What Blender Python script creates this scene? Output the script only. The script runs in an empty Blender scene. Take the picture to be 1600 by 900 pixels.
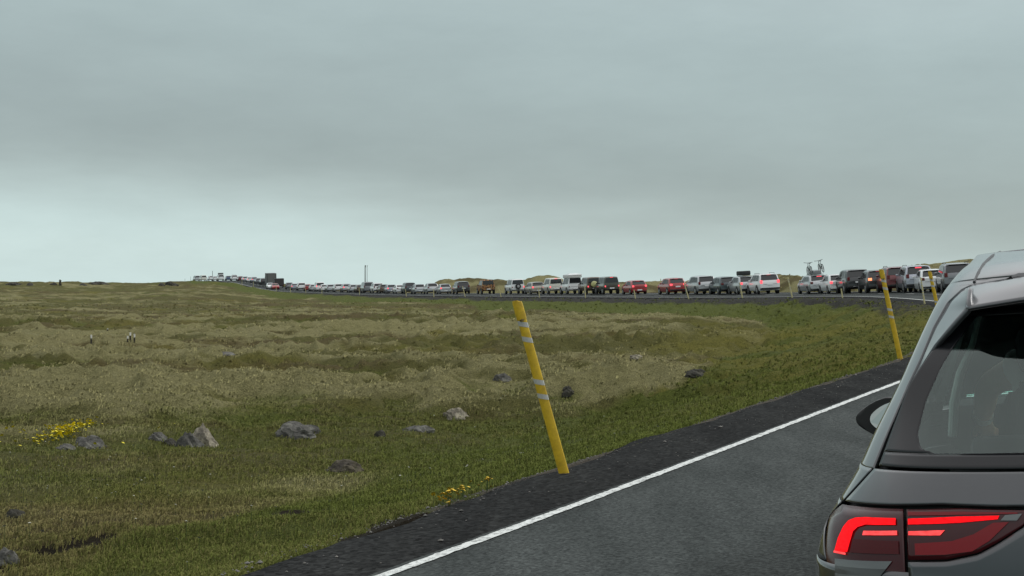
import bpy, bmesh, math, random
import numpy as np
from mathutils import Vector, Matrix
R = math.radians
random.seed(7); rng = np.random.default_rng(11)
S = bpy.context.scene
col = S.collection

# ------------------------------------------------------------------ camera, sky, sun, exposure
CAMZ = 1.4
cam = bpy.data.cameras.new('camera'); camo = bpy.data.objects.new('camera', cam); col.objects.link(camo)
camo.location = (0, 0, CAMZ); camo.rotation_euler = (R(90) - math.atan(5/2311), 0, 0)
cam.sensor_width = 36; cam.lens = 36*2311/1600
cam.clip_start = 0.05; cam.clip_end = 20000
S.camera = camo
S.render.resolution_x = 1024; S.render.resolution_y = 576
S.view_settings.view_transform = 'Standard'; S.view_settings.look = 'None'
S.view_settings.gamma = 1; S.view_settings.use_curve_mapping = False
S.view_settings.exposure = 0.0

w = bpy.data.worlds.new('World'); S.world = w; w.use_nodes = True
nt = w.node_tree; nt.nodes.clear()
def N(t, **k):
    n = nt.nodes.new(t)
    for a, b in k.items(): setattr(n, a, b)
    return n
out = N('ShaderNodeOutputWorld'); bg = N('ShaderNodeBackground'); bg2 = N('ShaderNodeBackground'); add = N('ShaderNodeAddShader')
sky = N('ShaderNodeTexSky', sky_type='NISHITA'); sky.sun_disc = False
SUN_EL, SUN_ROT = R(48), R(80)
sky.sun_elevation = SUN_EL; sky.sun_rotation = SUN_ROT
nt.links.new(sky.outputs[0], bg2.inputs[0]); bg2.inputs[1].default_value = 0.01
tc = N('ShaderNodeTexCoord'); sep = N('ShaderNodeSeparateXYZ'); nt.links.new(tc.outputs['Generated'], sep.inputs[0])
mp = N('ShaderNodeMapping'); mp.inputs['Scale'].default_value = (3.0, 3.0, 17.0); mp.inputs['Location'].default_value = (1.3, 0.4, 0.2)
nt.links.new(tc.outputs['Generated'], mp.inputs[0])
nz = N('ShaderNodeTexNoise'); nz.inputs['Scale'].default_value = 1.0; nz.inputs['Detail'].default_value = 5.0; nz.inputs['Roughness'].default_value = 0.5
nt.links.new(mp.outputs[0], nz.inputs['Vector'])
mp2 = N('ShaderNodeMapping'); mp2.inputs['Scale'].default_value = (9.0, 9.0, 30.0)
nt.links.new(tc.outputs['Generated'], mp2.inputs[0])
nz2 = N('ShaderNodeTexNoise'); nz2.inputs['Scale'].default_value = 1.0; nz2.inputs['Detail'].default_value = 6.0; nz2.inputs['Roughness'].default_value = 0.62
nt.links.new(mp2.outputs[0], nz2.inputs['Vector'])
# elevation + cloud noise -> ramp
def M(op, a, b=None, c=None):
    n = N('ShaderNodeMath', operation=op)
    for i, v in enumerate((a, b, c)):
        if v is None: continue
        if isinstance(v, (int, float)): n.inputs[i].default_value = v
        else: nt.links.new(v, n.inputs[i])
    return n.outputs[0]
z = sep.outputs['Z']; x = sep.outputs['X']
n1 = M('MULTIPLY', M('SUBTRACT', nz.outputs[0], 0.5), 0.060)
e = M('ADD', z, n1)
e = M('ADD', e, M('MULTIPLY', x, 0.085))          # cloud base sits higher to the left
e = M('MAXIMUM', e, 0.0)
ramp = N('ShaderNodeValToRGB'); ramp.color_ramp.interpolation = 'B_SPLINE'
nt.links.new(e, ramp.inputs[0])
stops = [(0.0, (.580, .715, .705)), (0.022, (.55, .685, .68)), (0.045, (.43, .52, .513)), (0.066, (.328, .393, .388)), (0.095, (.316, .380, .376)),
         (0.13, (.365, .443, .438)), (0.19, (.385, .474, .470)), (0.30, (.50, .57, .57)), (0.55, (1.15, 1.21, 1.20)), (1.0, (1.8, 1.86, 1.84))]
els = ramp.color_ramp.elements
els[0].position = stops[0][0]; els[0].color = (*stops[0][1], 1); els[1].position = 1.0; els[1].color = (*stops[-1][1], 1)
for p_, c_ in stops[1:-1]:
    q_ = els.new(p_); q_.color = (*c_, 1)
mul = N('ShaderNodeMix', data_type='RGBA', blend_type='MULTIPLY'); mul.inputs[0].default_value = 1.0
nt.links.new(ramp.outputs[0], mul.inputs[6])
cf = M('ADD', M('MULTIPLY', nz2.outputs[0], 0.24), 0.87)
cc = N('ShaderNodeCombineColor'); [nt.links.new(cf, cc.inputs[i]) for i in range(3)]
nt.links.new(cc.outputs[0], mul.inputs[7])
nt.links.new(mul.outputs[2], bg.inputs[0]); bg.inputs[1].default_value = 1.0
nt.links.new(bg.outputs[0], add.inputs[0]); nt.links.new(bg2.outputs[0], add.inputs[1]); nt.links.new(add.outputs[0], out.inputs[0])

sl = bpy.data.lights.new('sun', 'SUN'); so = bpy.data.objects.new('sun', sl); col.objects.link(so)
sl.energy = 1.3; sl.angle = R(35); sl.color = (1, .97, .92)
so.rotation_euler = (R(90) - SUN_EL, 0, R(100))

# ------------------------------------------------------------------ materials
_m = {}
def mat(name, c, rough=.6, metal=0, coat=0, emit=None, es=0, spec=.5, var=0, vscale=8, bump=0, bscale=40):
    if name in _m: return _m[name]
    m = bpy.data.materials.new(name); m.use_nodes = True
    t = m.node_tree; b = t.nodes['Principled BSDF']
    b.inputs['Base Color'].default_value = (*c, 1); b.inputs['Roughness'].default_value = rough; b.inputs['Metallic'].default_value = metal
    b.inputs['Coat Weight'].default_value = coat; b.inputs['Coat Roughness'].default_value = .06; b.inputs['Specular IOR Level'].default_value = spec
    if emit: b.inputs['Emission Color'].default_value = (*emit, 1); b.inputs['Emission Strength'].default_value = es
    if var or bump:
        tcn = t.nodes.new('ShaderNodeTexCoord'); n = t.nodes.new('ShaderNodeTexNoise'); n.inputs['Scale'].default_value = vscale; n.inputs['Detail'].default_value = 6
        t.links.new(tcn.outputs['Object'], n.inputs['Vector'])
        if var:
            mx = t.nodes.new('ShaderNodeMix'); mx.data_type = 'RGBA'
            mx.inputs[6].default_value = (*[v*(1-var) for v in c], 1); mx.inputs[7].default_value = (*[min(1, v*(1+var)) for v in c], 1)
            t.links.new(n.outputs[0], mx.inputs[0]); t.links.new(mx.outputs[2], b.inputs['Base Color'])
        if bump:
            n2 = t.nodes.new('ShaderNodeTexNoise'); n2.inputs['Scale'].default_value = bscale; n2.inputs['Detail'].default_value = 5
            t.links.new(tcn.outputs['Object'], n2.inputs['Vector'])
            bp = t.nodes.new('ShaderNodeBump'); bp.inputs['Strength'].default_value = bump; bp.inputs['Distance'].default_value = .05
            t.links.new(n2.outputs[0], bp.inputs['Height']); t.links.new(bp.outputs[0], b.inputs['Normal'])
    _m[name] = m; return m
def glass_mat(name, tint=(.55, .62, .6), refl=1.0):
    m = bpy.data.materials.new(name); m.use_nodes = True; t = m.node_tree; t.nodes.clear()
    o = t.nodes.new('ShaderNodeOutputMaterial'); tr = t.nodes.new('ShaderNodeBsdfTransparent'); gl = t.nodes.new('ShaderNodeBsdfGlossy')
    tr.inputs[0].default_value = (*tint, 1); gl.inputs['Roughness'].default_value = .02; gl.inputs[0].default_value = (.86, 1, .96, 1)
    f = t.nodes.new('ShaderNodeFresnel'); f.inputs[0].default_value = 1.6
    mu = t.nodes.new('ShaderNodeMath'); mu.operation = 'MULTIPLY'; mu.inputs[1].default_value = refl
    mx = t.nodes.new('ShaderNodeMixShader'); t.links.new(f.outputs[0], mu.inputs[0]); t.links.new(mu.outputs[0], mx.inputs[0])
    t.links.new(tr.outputs[0], mx.inputs[1]); t.links.new(gl.outputs[0], mx.inputs[2]); t.links.new(mx.outputs[0], o.inputs[0])
    return m

# ------------------------------------------------------------------ object helpers
def tag(o, label=None, cat=None, group=None, kind=None):
    if label: o['label'] = label
    if cat: o['category'] = cat
    if group: o['group'] = group
    if kind: o['kind'] = kind
    return o
def mesh_obj(name, verts, faces, m=None, parent=None, smooth=False, loc=None):
    me = bpy.data.meshes.new(name); me.from_pydata([tuple(map(float, v)) for v in verts], [], [tuple(map(int, f)) for f in faces]); me.update()
    if smooth:
        me.polygons.foreach_set('use_smooth', [True]*len(me.polygons))
    o = bpy.data.objects.new(name, me); col.objects.link(o)
    if m: me.materials.append(m)
    if parent: o.parent = parent
    if loc is not None: o.location = loc
    return o
def fast_mesh(name, V, F, m=None, smooth=True, attrs=None):
    """V (n,3) float, F (k,3|4) int"""
    me = bpy.data.meshes.new(name); k = F.shape[1]
    me.vertices.add(len(V)); me.vertices.foreach_set('co', V.astype(np.float32).ravel())
    me.loops.add(F.size); me.loops.foreach_set('vertex_index', F.astype(np.int32).ravel())
    me.polygons.add(len(F)); me.polygons.foreach_set('loop_start', np.arange(0, F.size, k, dtype=np.int32))
    me.polygons.foreach_set('use_smooth', np.full(len(F), smooth, dtype=bool))
    me.update(calc_edges=True); me.validate()
    for nme, arr in (attrs or {}).items():
        a = me.attributes.new(nme, 'FLOAT_COLOR', 'POINT'); a.data.foreach_set('color', arr.astype(np.float32).ravel())
    o = bpy.data.objects.new(name, me); col.objects.link(o)
    if m: me.materials.append(m)
    return o
def empty(name, loc, rot=(0, 0, 0)):
    o = bpy.data.objects.new(name, None); col.objects.link(o); o.location = loc; o.rotation_euler = rot; o.empty_display_size = .2; return o
def sm(o, ang=35):
    o.data.polygons.foreach_set('use_smooth', [True]*len(o.data.polygons))
    try: o.data.set_sharp_from_angle(angle=R(ang))
    except Exception: pass
    return o
class MB:
    def __init__(s): s.v = []; s.f = []
    def box(s, c, d, rot=None, bev=0):
        n = len(s.v); hx, hy, hz = d[0]/2, d[1]/2, d[2]/2
        if bev:
            bm = bmesh.new(); bmesh.ops.create_cube(bm, size=1, matrix=Matrix.Diagonal((d[0], d[1], d[2], 1)))
            bmesh.ops.bevel(bm, geom=bm.edges[:], offset=bev, segments=2, affect='EDGES', profile=.5)
            bm.verts.ensure_lookup_table()
            P = [v.co.copy() for v in bm.verts]; Fs = [[v.index for v in f.verts] for f in bm.faces]; bm.free()
        else:
            P = [Vector((a*hx, b*hy, e_*hz)) for a in (-1, 1) for b in (-1, 1) for e_ in (-1, 1)]
            Fs = [(0, 1, 3, 2), (4, 6, 7, 5), (0, 4, 5, 1), (2, 3, 7, 6), (0, 2, 6, 4), (1, 5, 7, 3)]
        for q in P:
            if rot is not None: q = rot @ q
            s.v.append((q[0]+c[0], q[1]+c[1], q[2]+c[2]))
        s.f += [[i+n for i in f] for f in Fs]; return s
    def tube(s, pts, r, k=8, cap=True, flat=1.0):
        n = len(s.v); pts = [Vector(p) for p in pts]; rs = r if isinstance(r, (list, tuple)) else [r]*len(pts)
        up = None
        for i, p in enumerate(pts):
            d = (pts[min(i+1, len(pts)-1)] - pts[max(i-1, 0)]).normalized()
            if up is None: up = Vector((0, 0, 1)) if abs(d.z) < .9 else Vector((1, 0, 0))
            a = d.cross(up).normalized(); b = a.cross(d).normalized(); up = b
            for j in range(k):
                t = 2*math.pi*j/k; q = p + a*(math.cos(t)*rs[i]) + b*(math.sin(t)*rs[i]*flat); s.v.append(tuple(q))
        for i in range(len(pts)-1):
            for j in range(k):
                a_, b_ = n+i*k+j, n+i*k+(j+1) % k; s.f.append((a_, b_, b_+k, a_+k))
        if cap: s.f.append([n+j for j in range(k)][::-1]); s.f.append([n+(len(pts)-1)*k+j for j in range(k)])
        return s
    def wheel(s, c, r, wd, k=20, axis='x', r0=0):
        """lathe round x axis: tyre-like profile"""
        n = len(s.v); prof = [(-wd/2, r0), (-wd/2, r*.86), (-wd/2*.8, r), (wd/2*.8, r), (wd/2, r*.86), (wd/2, r0)]
        for j in range(k):
            t = 2*math.pi*j/k
            for (a, q) in prof: s.v.append((c[0]+a, c[1]+q*math.cos(t), c[2]+q*math.sin(t)))
        m_ = len(prof)
        for j in range(k):
            for i in range(m_-1):
                a_ = n+j*m_+i; b_ = n+((j+1) % k)*m_+i; s.f.append((a_, a_+1, b_+1, b_))
        return s
    def torus(s, c, r, rt, k=24, kk=6, nrm='x'):
        n = len(s.v)
        for j in range(k):
            t = 2*math.pi*j/k
            for i in range(kk):
                u = 2*math.pi*i/kk; q = r+rt*math.cos(u); h = rt*math.sin(u)
                s.v.append((c[0]+h, c[1]+q*math.cos(t), c[2]+q*math.sin(t)) if nrm == 'x' else (c[0]+q*math.cos(t), c[1]+h, c[2]+q*math.sin(t)))
        for j in range(k):
            for i in range(kk):
                s.f.append((n+j*kk+i, n+j*kk+(i+1) % kk, n+((j+1) % k)*kk+(i+1) % kk, n+((j+1) % k)*kk+i))
        return s
    def build(s, name, m, parent=None, smooth=False, loc=None):
        o = mesh_obj(name, s.v, s.f, m, parent, False, loc)
        if smooth: sm(o)
        return o

# ------------------------------------------------------------------ noise (numpy)
def _hash(ix, iy, seed):
    h = (ix.astype(np.int64)*374761393 + iy.astype(np.int64)*668265263 + seed*974634777) & 0xffffffff
    h = ((h ^ (h >> 13))*1274126177) & 0xffffffff
    return ((h ^ (h >> 16)) & 0xffff)/65535.0
def vnoise(x, y, seed=0):
    ix = np.floor(x); iy = np.floor(y); fx = x-ix; fy = y-iy; fx = fx*fx*(3-2*fx); fy = fy*fy*(3-2*fy)
    a = _hash(ix, iy, seed); b = _hash(ix+1, iy, seed); c = _hash(ix, iy+1, seed); d = _hash(ix+1, iy+1, seed)
    return (a*(1-fx)+b*fx)*(1-fy) + (c*(1-fx)+d*fx)*fy
def fbm(x, y, s, oct=4, seed=0, g=.5):
    v = 0; a = 1; t = 0
    for o in range(oct):
        v = v + a*(vnoise(x/s+17.3*o, y/s+9.1*o, seed+o)-.5); t += a; a *= g; s = s/2.03
    return v/t*2
def ss(a, b, x):
    t = np.clip((x-a)/(b-a), 0, 1); return t*t*(3-2*t)

# ------------------------------------------------------------------ the road's inner edge line, z relative to the camera
KP = np.array([(-22.0, -31.0, -1.62), (-12.5, -14.0, -1.64), (-4.35, 0.8, -1.66), (-.71, 8.1, -1.60), (1.40, 12.4, -1.525), (5.1, 19.6, -1.30), (7.85, 25.3, -1.19), (14.3, 44, -1.03), (18.9, 60, -.93),
    (21.3, 76, -.80), (22.2, 90, -.745), (22.0, 102, -.80), (20.2, 117, -.97), (15.8, 135, -1.15), (6.9, 160, -1.31), (-1.57, 182, -1.42), (-11, 207, -1.53), (-20.3, 235, -1.62),
    (-37, 285, -1.60), (-52.5, 335, -1.45), (-67.5, 388, -.72), (-78, 420, .42), (-90, 455, 1.10), (-105, 495, 1.25), (-128, 545, .9), (-165, 610, -.8), (-230, 720, -4)])
def catmull(P, n=14):
    o = []
    for i in range(len(P)-1):
        p0 = P[max(i-1, 0)]; p1 = P[i]; p2 = P[i+1]; p3 = P[min(i+2, len(P)-1)]
        d01 = max(np.linalg.norm(p1-p0), 1e-6)**.5; d12 = max(np.linalg.norm(p2-p1), 1e-6)**.5; d23 = max(np.linalg.norm(p3-p2), 1e-6)**.5
        m1 = (p2-p1); m2 = (p2-p1)
        if i > 0: m1 = (p2-p1) + d12*d12*0 + (d12*((p1-p0)/d01 - (p2-p0)/(d01+d12)))
        if i < len(P)-2: m2 = (p2-p1) + (d12*((p3-p2)/d23 - (p3-p1)/(d12+d23)))
        for t in np.arange(n)/n:
            h = (2*t**3-3*t**2+1)*p1 + (t**3-2*t**2+t)*m1 + (-2*t**3+3*t**2)*p2 + (t**3-t**2)*m2
            o.append(h)
    o.append(P[-1]); return np.array(o)
EL = catmull(KP, 14)
# resample to ~1 m
sg = np.r_[0, np.cumsum(np.linalg.norm(np.diff(EL[:, :2], axis=0), axis=1))]
ns = int(sg[-1]); su = np.linspace(0, sg[-1], ns); EL = np.stack([np.interp(su, sg, EL[:, i]) for i in range(3)], 1)
for _ in range(6): EL[1:-1] = (EL[:-2]+2*EL[1:-1]+EL[2:])/4
TA = np.gradient(EL[:, :2], axis=0); TA /= np.linalg.norm(TA, axis=1)[:, None]
NR = np.stack([TA[:, 1], -TA[:, 0]], 1)                              # to the right
BANK = np.interp(EL[:, 1], [0, 160, 250, 400, 600], [.060, .055, .035, .03, .02])
EL[:, 2] += CAMZ
RW = 7.0                                                             # right edge of asphalt
def road_pt(i, q, dz=0.0):
    return (EL[i, 0]+NR[i, 0]*q, EL[i, 1]+NR[i, 1]*q, EL[i, 2]+BANK[i]*q+dz)
def road_at_s(s, q, dz=0.0):
    f = [np.interp(s, su, EL[:, k]) for k in range(3)]; n = [np.interp(s, su, NR[:, k]) for k in range(2)]; b = np.interp(s, su, BANK)
    return np.array([f[0]+n[0]*q, f[1]+n[1]*q, f[2]+b*q+dz])
def road_near(P):
    """signed lateral q (right positive), edge z and bank at nearest road sample"""
    q = np.empty(len(P)); zi = np.empty(len(P)); si = np.empty(len(P), int)
    for a in range(0, len(P), 20000):
        p = P[a:a+20000]; d = ((p[:, None, :]-EL[None, ::3, :2])**2).sum(2); i = d.argmin(1)*3
        for it in range(3):
            pr = ((p-EL[i, :2])*TA[i]).sum(1); i = np.clip(np.rint(i+pr/(su[1]-su[0])).astype(int), 0, ns-1)
        fr = ((p-EL[i, :2])*TA[i]).sum(1)
        q[a:a+20000] = ((p-EL[i, :2])*NR[i]).sum(1)
        far = (i <= 0) | (i >= ns-1)
        qq = q[a:a+20000]; qq[far] = np.where(far, np.sign(qq)*np.hypot(qq, fr), qq)[far]
        i2 = np.clip(i+np.sign(fr).astype(int), 0, ns-1); f = np.clip(np.abs(fr)/(su[1]-su[0]), 0, 1)
        zi[a:a+20000] = EL[i, 2]*(1-f)+EL[i2, 2]*f; si[a:a+20000] = i
    return q, zi, si

HILLS = [  # bearing (photo column), row of the top, distance, half width and depth (m): rounded moorland ridges beyond the road
    (705, 437.5, 290, 3.0, 12), (732, 437, 290, 5, 14), (765, 438, 285, 5, 14), (800, 438.5, 275, 4, 12), (822, 436.5, 270, 2.6, 12), (850, 432.5, 262, 3.2, 12), (880, 440, 258, 3, 9), (925, 442, 250, 6, 12), (965, 443, 245, 6, 12), (1005, 442.5, 240, 5, 14), (1045, 442, 240, 5, 14),
    (1090, 443, 230, 5, 14), (1140, 440, 225, 5, 12), (1180, 434, 215, 4, 12), (1222, 429, 200, 3.0, 12), (1250, 427, 190, 3.2, 12), (1285, 429, 185, 3.4, 10), (1325, 431, 180, 3.5, 12), (1370, 423, 172, 3.5, 12), (1405, 418, 165, 3.5, 12), (1440, 417, 158, 3.5, 12), (1478, 413, 150, 4, 10), (1540, 411, 140, 5, 12), (1650, 405, 130, 9, 16), (1800, 400, 130, 12, 20)]
def shw(y): return 1.05-.22*ss(12, 8, y)
def moor(x, y):
    D = np.hypot(x, y*1.0); Dy = np.where(y > 4, y, np.maximum(D, 4))
    z = np.interp(Dy, [4, 8, 12, 20, 35, 60, 100, 150, 200, 300, 385, 420, 470, 560, 800, 3000, 9000], [-1.9, -1.98, -2.15, -2.5, -2.95, -3.1, -2.95, -2.5, -2.0, -.95, -.05, .10, -.3, -1.4, -3.2, -9, -30])
    zd = np.interp(Dy, [4, 8, 12, 20, 35, 60, 100, 150, 200, 250, 300, 385, 470, 560, 800, 3000, 9000], [-1.9, -1.98, -2.15, -2.5, -2.95, -3.2, -3.3, -3.3, -3.25, -3.2, -2.9, -2.2, -2.0, -2.0, -3.2, -9, -30])
    rr = x/np.maximum(y, 1.); kd = ss(-.235, -.12, rr); z = z*(1-kd)+zd*kd
    r = x/np.maximum(y, 1.)                                          # right of the road the ground is lower far off
    side = ss(-.02, .10, r)
    zr = np.interp(Dy, [4, 100, 180, 300, 500, 3000, 9000], [-1.9, -1.9, -1.75, -1.6, -1.7, -4, -14])
    sd = ss(-.02, .06, r)*ss(175, 235, Dy); z = z*(1-sd)+zr*sd
    return z
def ground_z(x, y, detail=True):
    P = np.stack([x, y], 1); q, ze, si = road_near(P); bank = BANK[si]
    D = np.hypot(x, y)
    m = moor(x, y)
    hf = np.full_like(m, -9.0)
    for (px, yt, hd, sx, sy) in HILLS:
        hx = (px-800)/2311*hd; zt = -(yt-445)/2311*hd
        gss = np.exp(-np.abs((x-hx)/(sx*1.5))**3*.7-np.abs((y-hd)/(sy*1.4))**2.4/2); hf = np.maximum(hf, -2.6+(zt+2.6)*gss)
    hf = hf + (hf > -2.4)*(fbm(x, y, 3.2, 3, 41)*.30+fbm(x, y, 1.1, 3, 43)*.12)
    kk = .35; hh = np.clip(.5+.5*(hf-m)/kk, 0, 1); m = m*(1-hh)+hf*hh+kk*hh*(1-hh)*.5
    m = m + fbm(x, y, 40, 3, 5)*.5*ss(15, 80, D) + fbm(x*.5, y+x*.15, 13, 3, 9)*.40*ss(8, 40, D)
    far = ss(330, 400, y)*ss(-20, -60, x)
    m = m + far*(np.maximum(fbm(x, y, 9, 3, 31), 0)*1.3 + fbm(x, y, 30, 2, 32)*.35)
    m = m + CAMZ
    slope_l = np.interp(y, [0, 30, 70, 150, 240, 330, 450], [.22, .25, .24, .20, .13, .09, .07])
    edge_l = ze - .06 - slope_l*np.maximum(-q-shw(y), 0) - .05*np.minimum(np.maximum(-q-shw(y), 0), 1)
    rq = np.maximum(q-(RW+.9), 0)
    edge_r = ze + bank*(RW+.9) - .06 - .10*rq
    e = np.where(q < 0, edge_l, edge_r)
    k = .25 + .003*D                                                 # smooth maximum
    h = np.clip(.5+.5*(e-m)/k, 0, 1); zz = m*(1-h)+e*h+k*h*(1-h)
    onroad = (q > -shw(y)) & (q < RW+.9)
    dist = np.where(q < 0, -q-shw(y), q-(RW+.9))
    # corridor: just under the road sheets
    zz = np.where(onroad, ze+bank*np.clip(q, -shw(y), RW+.9) - np.where(D < 40, .06, .22), zz)
    if detail:
        a = ss(.1, 1.6, dist)
        hum = ss(20, 34, D)*(1-ss(85, 130, D)*.6)
        r1 = 1-np.abs(fbm(x*.75+fbm(x, y, 3, 2, 44)*.5, y*1.2, 1.9, 3, 21)); r1 = r1**3
        zz = zz + a*(hum*(r1-.45)*.62*(.35+1.0*vnoise(x/9, y/9, 3)) + hum*(1-np.abs(fbm(x*.8, y, .9, 3, 14))*2)*.12 + fbm(x, y, .7, 4, 13)*.06 + fbm(x, y, 3.1, 3, 15)*.12)
        zz = zz + a*turf_step(x, y)[0]
        sw = 1-np.abs(fbm(x*.45+y*.12, y*.9-x*.1, 4.2, 3, 133))*2.2
        zz = zz + a*hum*np.clip(sw, 0, 1)**2*.30*(1-h)
        zz = zz + a*ss(110, 200, D)*fbm(x, y*.6, 7, 3, 51)*.28
    global EMB; EMB = h*(q < 0)
    return zz, q
def turf_step(x, y):
    """broken turf edges and low mounds at the lower left"""
    k = ss(15.5, 12.3, y)*ss(.0, -1.2, x); n = fbm(x*.8, y*1.3, 1.7, 4, 121); r = 1-np.abs(n)*2.7
    r = np.clip(r, 0, 1)*k; up = ss(-.05, .35, fbm(x, y, 2.4, 4, 123))*k
    return -.13*r**2+.12*up, r*(.6+.8*vnoise(x*2.2, y*2.2, 8))-.15
EMB = np.zeros(1)
def veg(x, y, q):
    """plant cover weights: straw, green, brown, moss"""
    D = np.hypot(x, y)
    # shape the broad bands by distance, broken by large noise
    Dn = D*(1+.16*fbm(x*.5, y, 26, 3, 61)) 
    straw = np.interp(Dn, [0, 24, 30, 36, 62, 72, 84, 96, 118, 145, 180, 230, 300, 500], [.02, .06, .22, .46, .50, .40, .10, .08, .44, .30, .38, .36, .30, .26])
    green = np.interp(Dn, [0, 8, 14, 18, 24, 31, 36, 70, 84, 98, 112, 200, 600], [.2, .28, .30, .42, .58, .45, .22, .18, .42, .42, .2, .22, .2])
    r1 = (1-np.abs(fbm(x*.75+fbm(x, y, 3, 2, 44)*.5, y*1.2, 1.9, 3, 21)))**3        # tussock tops carry the dead straw, hollows stay green
    hmz = ss(22, 34, D)*(1-ss(110, 160, D))
    sw = np.clip(1-np.abs(fbm(x*.45+y*.12, y*.9-x*.1, 4.2, 3, 133))*2.2, 0, 1)**2
    straw = straw + hmz*((r1-.5)*.75+(sw-.35)*.45); green = green - hmz*(r1-.5)*.7
    n = fbm(x*.6, y, 7, 4, 71); n2 = fbm(x, y, 1.6, 4, 73); n3 = fbm(x*.5, y, 2.6, 3, 77)
    straw = np.clip(straw*.95 + .95*n + .65*n2, 0, 1)
    green = np.clip(green + .45*fbm(x, y, 5, 3, 81) - .25*n3, 0, 1)
    dl = -q-shw(y)
    eb = EMB if len(EMB) == len(x) else ground_z(x, y, False)[0]*0+EMB
    emb = np.where(q < 0, np.maximum(ss(.12, .45, eb), ss(2.5, .6, dl)), ss(4, .5, q-RW-.9))       # the road bank is greener
    green = np.clip(green*(1-emb*.5) + emb*(.85+.35*n3), 0, 1); straw = straw*(1-.93*emb)
    right = ss(2, 9, x)*ss(16, 30, y)*ss(85, 60, y)                     # yellowish mossy turf towards the bend
    moss = np.clip((.22+.7*fbm(x, y, 3.4, 3, 91)+.45*right)*(1-.7*emb*ss(70, 100, y)), 0, 1); straw = straw*(1-.45*right)
    brown = np.clip(.36+1.3*fbm(x*.5, y, 4.5, 4, 95)+.42*ss(21, 13, D)*ss(3, -1, x), 0, 1)
    out = ss(4, 9, q-RW); green = green*(1-.8*out); moss = moss*(1-.85*out); brown = np.clip(brown+.5*out, 0, 1); straw = np.clip(straw+.12*out, 0, 1)
    dirt = np.clip(ss(.34, .0, dl+.40*fbm(x, y, .8, 4, 99)), 0, 1)*(q < 0)
    scree = np.clip(ss(3.2, 1.2, dl+1.2*fbm(x, y, 2.5, 3, 97))*ss(45, 85, y)*(q < 0)*ss(330, 250, y), 0, 1)
    soil = np.clip(ss(.30, .42, turf_step(x, y)[1]), 0, 1)
    return np.stack([straw, green, brown, moss], 1), np.stack([dirt, scree, soil], 1)

# ------------------------------------------------------------------ ground sheet
def polar():
    rr = np.r_[np.linspace(1.5, 6, 14)[:-1], 6*np.exp(np.arange(0, 420)*math.log(120/6)/420), 120*np.exp(np.arange(0, 150)*math.log(700/120)/150), 700*np.exp(np.arange(0, 40)*math.log(9000/700)/39)]
    a_in = np.radians(np.r_[np.linspace(-36, -21, 110)[:-1], np.linspace(-21, 24, 620)]); a_out = np.radians(np.linspace(24, 324, 150))[1:-1]
    aa = np.r_[a_in, a_out]
    A, Rr = np.meshgrid(aa, rr); X = (Rr*np.sin(A)).ravel(); Y = (Rr*np.cos(A)).ravel()
    na, nr = len(aa), len(rr)
    i = np.arange(nr-1)[:, None]*na; j = np.arange(na)[None, :]; j2 = (j+1) % na
    F = np.stack([i+j, i+j2, i+na+j2, i+na+j], 2).reshape(-1, 4)
    F = F[:, ::-1]
    return X, Y, F, na
X, Y, F, na = polar()
Z, Q = ground_z(X, Y)
VG, DI = veg(X, Y, Q)
# centre cap
V = np.stack([X, Y, Z], 1)
cz = ground_z(np.array([0.]), np.array([0.]))[0][0]
VG = np.clip(VG, 0, 1)

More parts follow.
